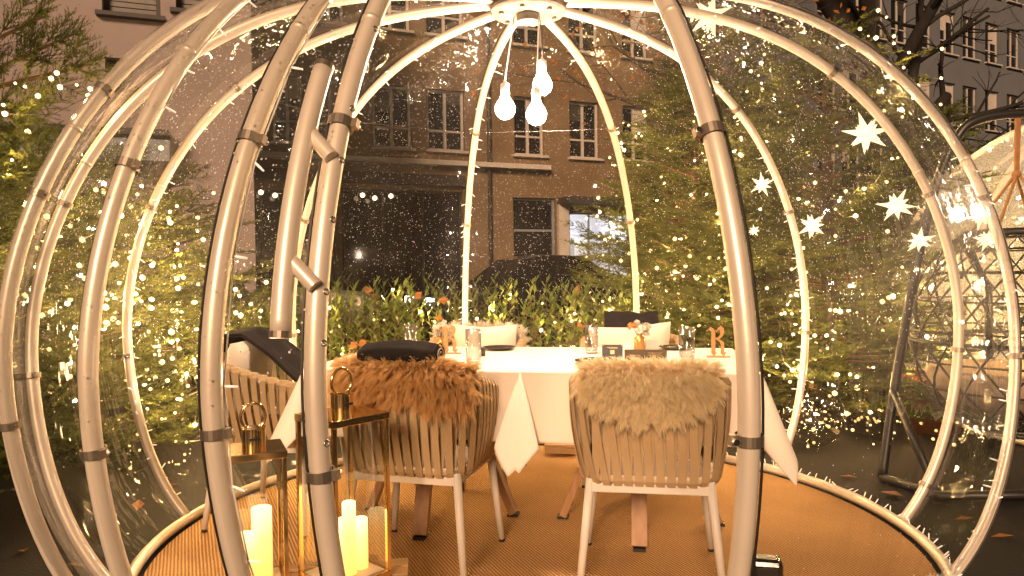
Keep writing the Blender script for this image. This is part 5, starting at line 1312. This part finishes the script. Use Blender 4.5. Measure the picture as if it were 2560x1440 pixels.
for i in range(NP):
    for j in range(NT):
        t0, t1 = R(24) + (R(172) - R(24)) * j / NT, R(24) + (R(172) - R(24)) * (j + 1) / NT
        p0, p1 = 2 * math.pi * (i + 0.5 * (j % 2)) / NP, 2 * math.pi * (i + 0.5 + 0.5 * (j % 2)) / NP
        pm_ = 2 * math.pi * (i - 0.5 + 0.5 * (j % 2)) / NP
        k = MB().tube([egg(t0, p0), egg((t0 + t1) / 2, (p0 + p1) / 2), egg(t1, p1)], 0.006, 4)
        k.tube([egg(t0, p0), egg((t0 + t1) / 2, (p0 + pm_) / 2), egg(t1, pm_)], 0.006, 4)
        k.tube([egg(t1, pm_), egg(t1, p0), egg(t1, p1)], 0.005, 4)
        k.build('weave_cell', 'lattice', eg)
tp = at(2545, 284, 3.86) - Vector((hc.x, hc.y, 0)); kn0 = at(2541, 435, 3.86) - Vector((hc.x, hc.y, 0))
for q in range(4):
    a_ = q * math.pi / 2 + 0.6; kn = tp + (egg(R(24), a_) - tp) * 0.38; kn.x = tp.x + (kn.x - tp.x) * 0.3; kn.y = tp.y + (kn.y - tp.y) * 0.3
    MB().tube([tp + Vector((0.006 * (q - 1.5), 0, 0)), kn0 + Vector((0.004 * (q - 1.5), 0, 0)), egg(R(24), a_)], 0.008, 7).build('rope', 'leather', eg, smooth=True)
MB().add(*[x for x in ico(0.024, 2)]).build('rope_knot', 'leather', eg, smooth=True).location = kn0
sc_ = MB().lathe([(0.0, 0.34), (0.22, 0.36), (0.36, 0.44), (0.42, 0.56), (0.40, 0.60), (0.32, 0.52), (0.0, 0.47)], 24); sc_.build('seat_pad', 'seatpad', eg, smooth=True)

# ------------------------------------------------------------------ second dome at the far right
d2c = Vector((4.75, 5.0, 0))
d2 = thing('igloo_dome', 'second foil dome at the right edge behind the hanging chair', 'dome', d2c)
for i in range(10):
    a_ = i * math.pi / 5 + 0.2
    MB().tube([(prof(t)[0] * math.cos(a_), prof(t)[0] * math.sin(a_), prof(t)[1]) for t in TS[::3]], TR, 8).build('arch', 'alu', d2, smooth=True)
    def fn(u, v, a_=a_):
        t = T0 + (1.5 - T0) * v; r_, h_ = prof(t); aa = a_ + u * math.pi / 5; return ((r_ + 0.021) * math.cos(aa), (r_ + 0.021) * math.sin(aa), h_ + 0.01)
    MB().grid(8, 24, fn).build('film_panel', 'film2', d2, smooth=True)
MB().tube([(r0 * math.cos(q * math.pi / 24), r0 * math.sin(q * math.pi / 24), 0.03) for q in range(48)], 0.022, 8, closed=True).build('base_ring', 'alu', d2, smooth=True)
MB().lathe([(0.0, 0.02), (0.17, 0.02), (0.17, -0.014), (0.0, -0.014)], 24, (0, 0, 2.262)).build('hub_plate', 'hub', d2)
lb2 = MB().lathe([(0.0, -0.045), (0.032, -0.031), (0.042, 0.0), (0.034, 0.026), (0.016, 0.056), (0.016, 0.1), (0.003, 0.11), (0.003, 0.33)], 16, (0, 0, 1.93)).build('pendant_bulb', 'bulb', None, smooth=True)
lb2.location = d2c; tag(lb2, 'lit bulb hanging inside the second dome', 'lamp', 'bare bulbs hanging from the hub')
pts = []
for i in range(70):
    a_ = R(120) + R(200) * rng.random(); t = rng.uniform(-0.2, 1.3); r_, h_ = prof(t); pts.append(d2c + Vector(((r_ - 0.03) * math.cos(a_), (r_ - 0.03) * math.sin(a_), h_)))
pts.sort(key=lambda w: round(w.z / 0.3) * 10 + w.x)
light_string('warm fairy lights inside the second dome', pts, 4, 1.0, cable=False)

# ------------------------------------------------------------------ glass globes, planter, ground lights, fallen leaves
def globe(lb, px, py, r):
    p = on(px, py, 0.0); t = thing('glass_globe', lb, 'ornament', p, 0, 'glass globes on the ground')
    MB().add(*[x for x in ico(r, 4)]).build('sphere', 'globe', t, smooth=True).location = (0, 0, r + 0.004)
    MB().lathe([(0.03, 0), (0.03, 0.03), (0.012, 0.036), (0.0, 0.036)], 14, (0, 0, 2 * r)).build('metal_cap', 'gold', t)
    v = ico(r * 0.75, 1); 
    for k in range(22):
        q = Vector(v[0][k % len(v[0])]) * rng.uniform(0.4, 1.0); o = link('led', led_me, None, t); o.location = q + Vector((0, 0, r)); o.scale = (0.6, 0.6, 0.6)
globe('large clear glass globe with tiny lights right of the slim right arch', 2032, 1118, 0.19)
globe('smaller clear glass globe with tiny lights further right on the ground', 2168, 1092, 0.15)
pl = thing('terracotta_planter', 'rust-red planter on the ground behind the swing stand', 'planter', on(2330, 1075, 0.0))
MB().lathe([(0.0, 0.0), (0.17, 0.0), (0.23, 0.34), (0.25, 0.34), (0.25, 0.40), (0.22, 0.40), (0.21, 0.33), (0.0, 0.33)], 28).build('pot', 'terracotta', pl, smooth=True)
MB().lathe([(0.0, 0.345), (0.209, 0.34)], 28).build('earth', 'soil', pl)
pts = []
for i in range(60):
    px = 1960 + 440 * i / 59; py = 1090 + 30 * math.sin(i * 0.9) + rng.uniform(-26, 26); p = on(px, max(1040, py), 0.0); p.z = rng.uniform(0.02, 0.16); pts.append(p)
light_string('warm fairy lights trailing on the ground round the glass globes', pts, 5, 0.5, scale=0.7)
pts = []
for i in range(46):
    px = rng.uniform(230, 480); py = rng.uniform(900, 1260); p = at(px, py, rng.uniform(4.0, 4.6)); p.z = max(0.03, p.z); pts.append(p)
pts.sort(key=lambda w: round(w.z / 0.2) * 10 + w.x)
light_string('small warm fairy lights low at the left behind the arches', [p for p in pts if not inside_dome(p, 0.05)], 3, 0.5, scale=0.6)
lv_, lf_ = leaf_quad(Vector((-0.04, 0, 0.006)), Vector((1, 0, 0.05)), Vector((0, 0, 1)), 0.085, 0.045)
fl_me = MB().add(lv_, lf_).mesh('fallen_leaf'); fl_me.materials.append(MT['withered'])
rs = random.Random(33)
LEAVES = [(2228, 1240, 1.5, 'large orange leaf beside the base ring, nearest the foot of the swing stand'), (2120, 1195, 1.1, 'orange leaf just outside the base ring right of the slim arch'),
          (2345, 1262, 1.0, 'orange leaf on the ground between the two rightmost arches'), (2410, 1300, 0.9, 'small leaf on the ground against the outermost right arch'),
          (2505, 1345, 1.0, 'leaf on the bare ground in the bottom right corner'), (345, 1268, 1.3, 'long orange leaf on the ground at the lower left behind the arches'),
          (190, 1418, 1.0, 'leaf at the bottom edge left of the base ring'), (60, 1380, 0.9, 'leaf in the bottom left corner on the ground'), (430, 1215, 0.9, 'small leaf on the ground beside the left end of the base ring')]
for px, py, s, lb in LEAVES:
    p = on(px, py, 0.004)
    if math.hypot(p.x - XC, p.y - YC) < r0 + 0.05: p = Vector((XC, YC, 0.004)) + (p - Vector((XC, YC, 0.004))).normalized() * (r0 + 0.09)
    o = link('fallen_leaf', fl_me, None); o.location = p; o.rotation_euler = (rs.uniform(-.2, .2), rs.uniform(-.3, .1), rs.uniform(0, 6.28)); o.scale = (s, s, s)
    tag(o, lb, 'leaf', 'fallen leaves on the ground')
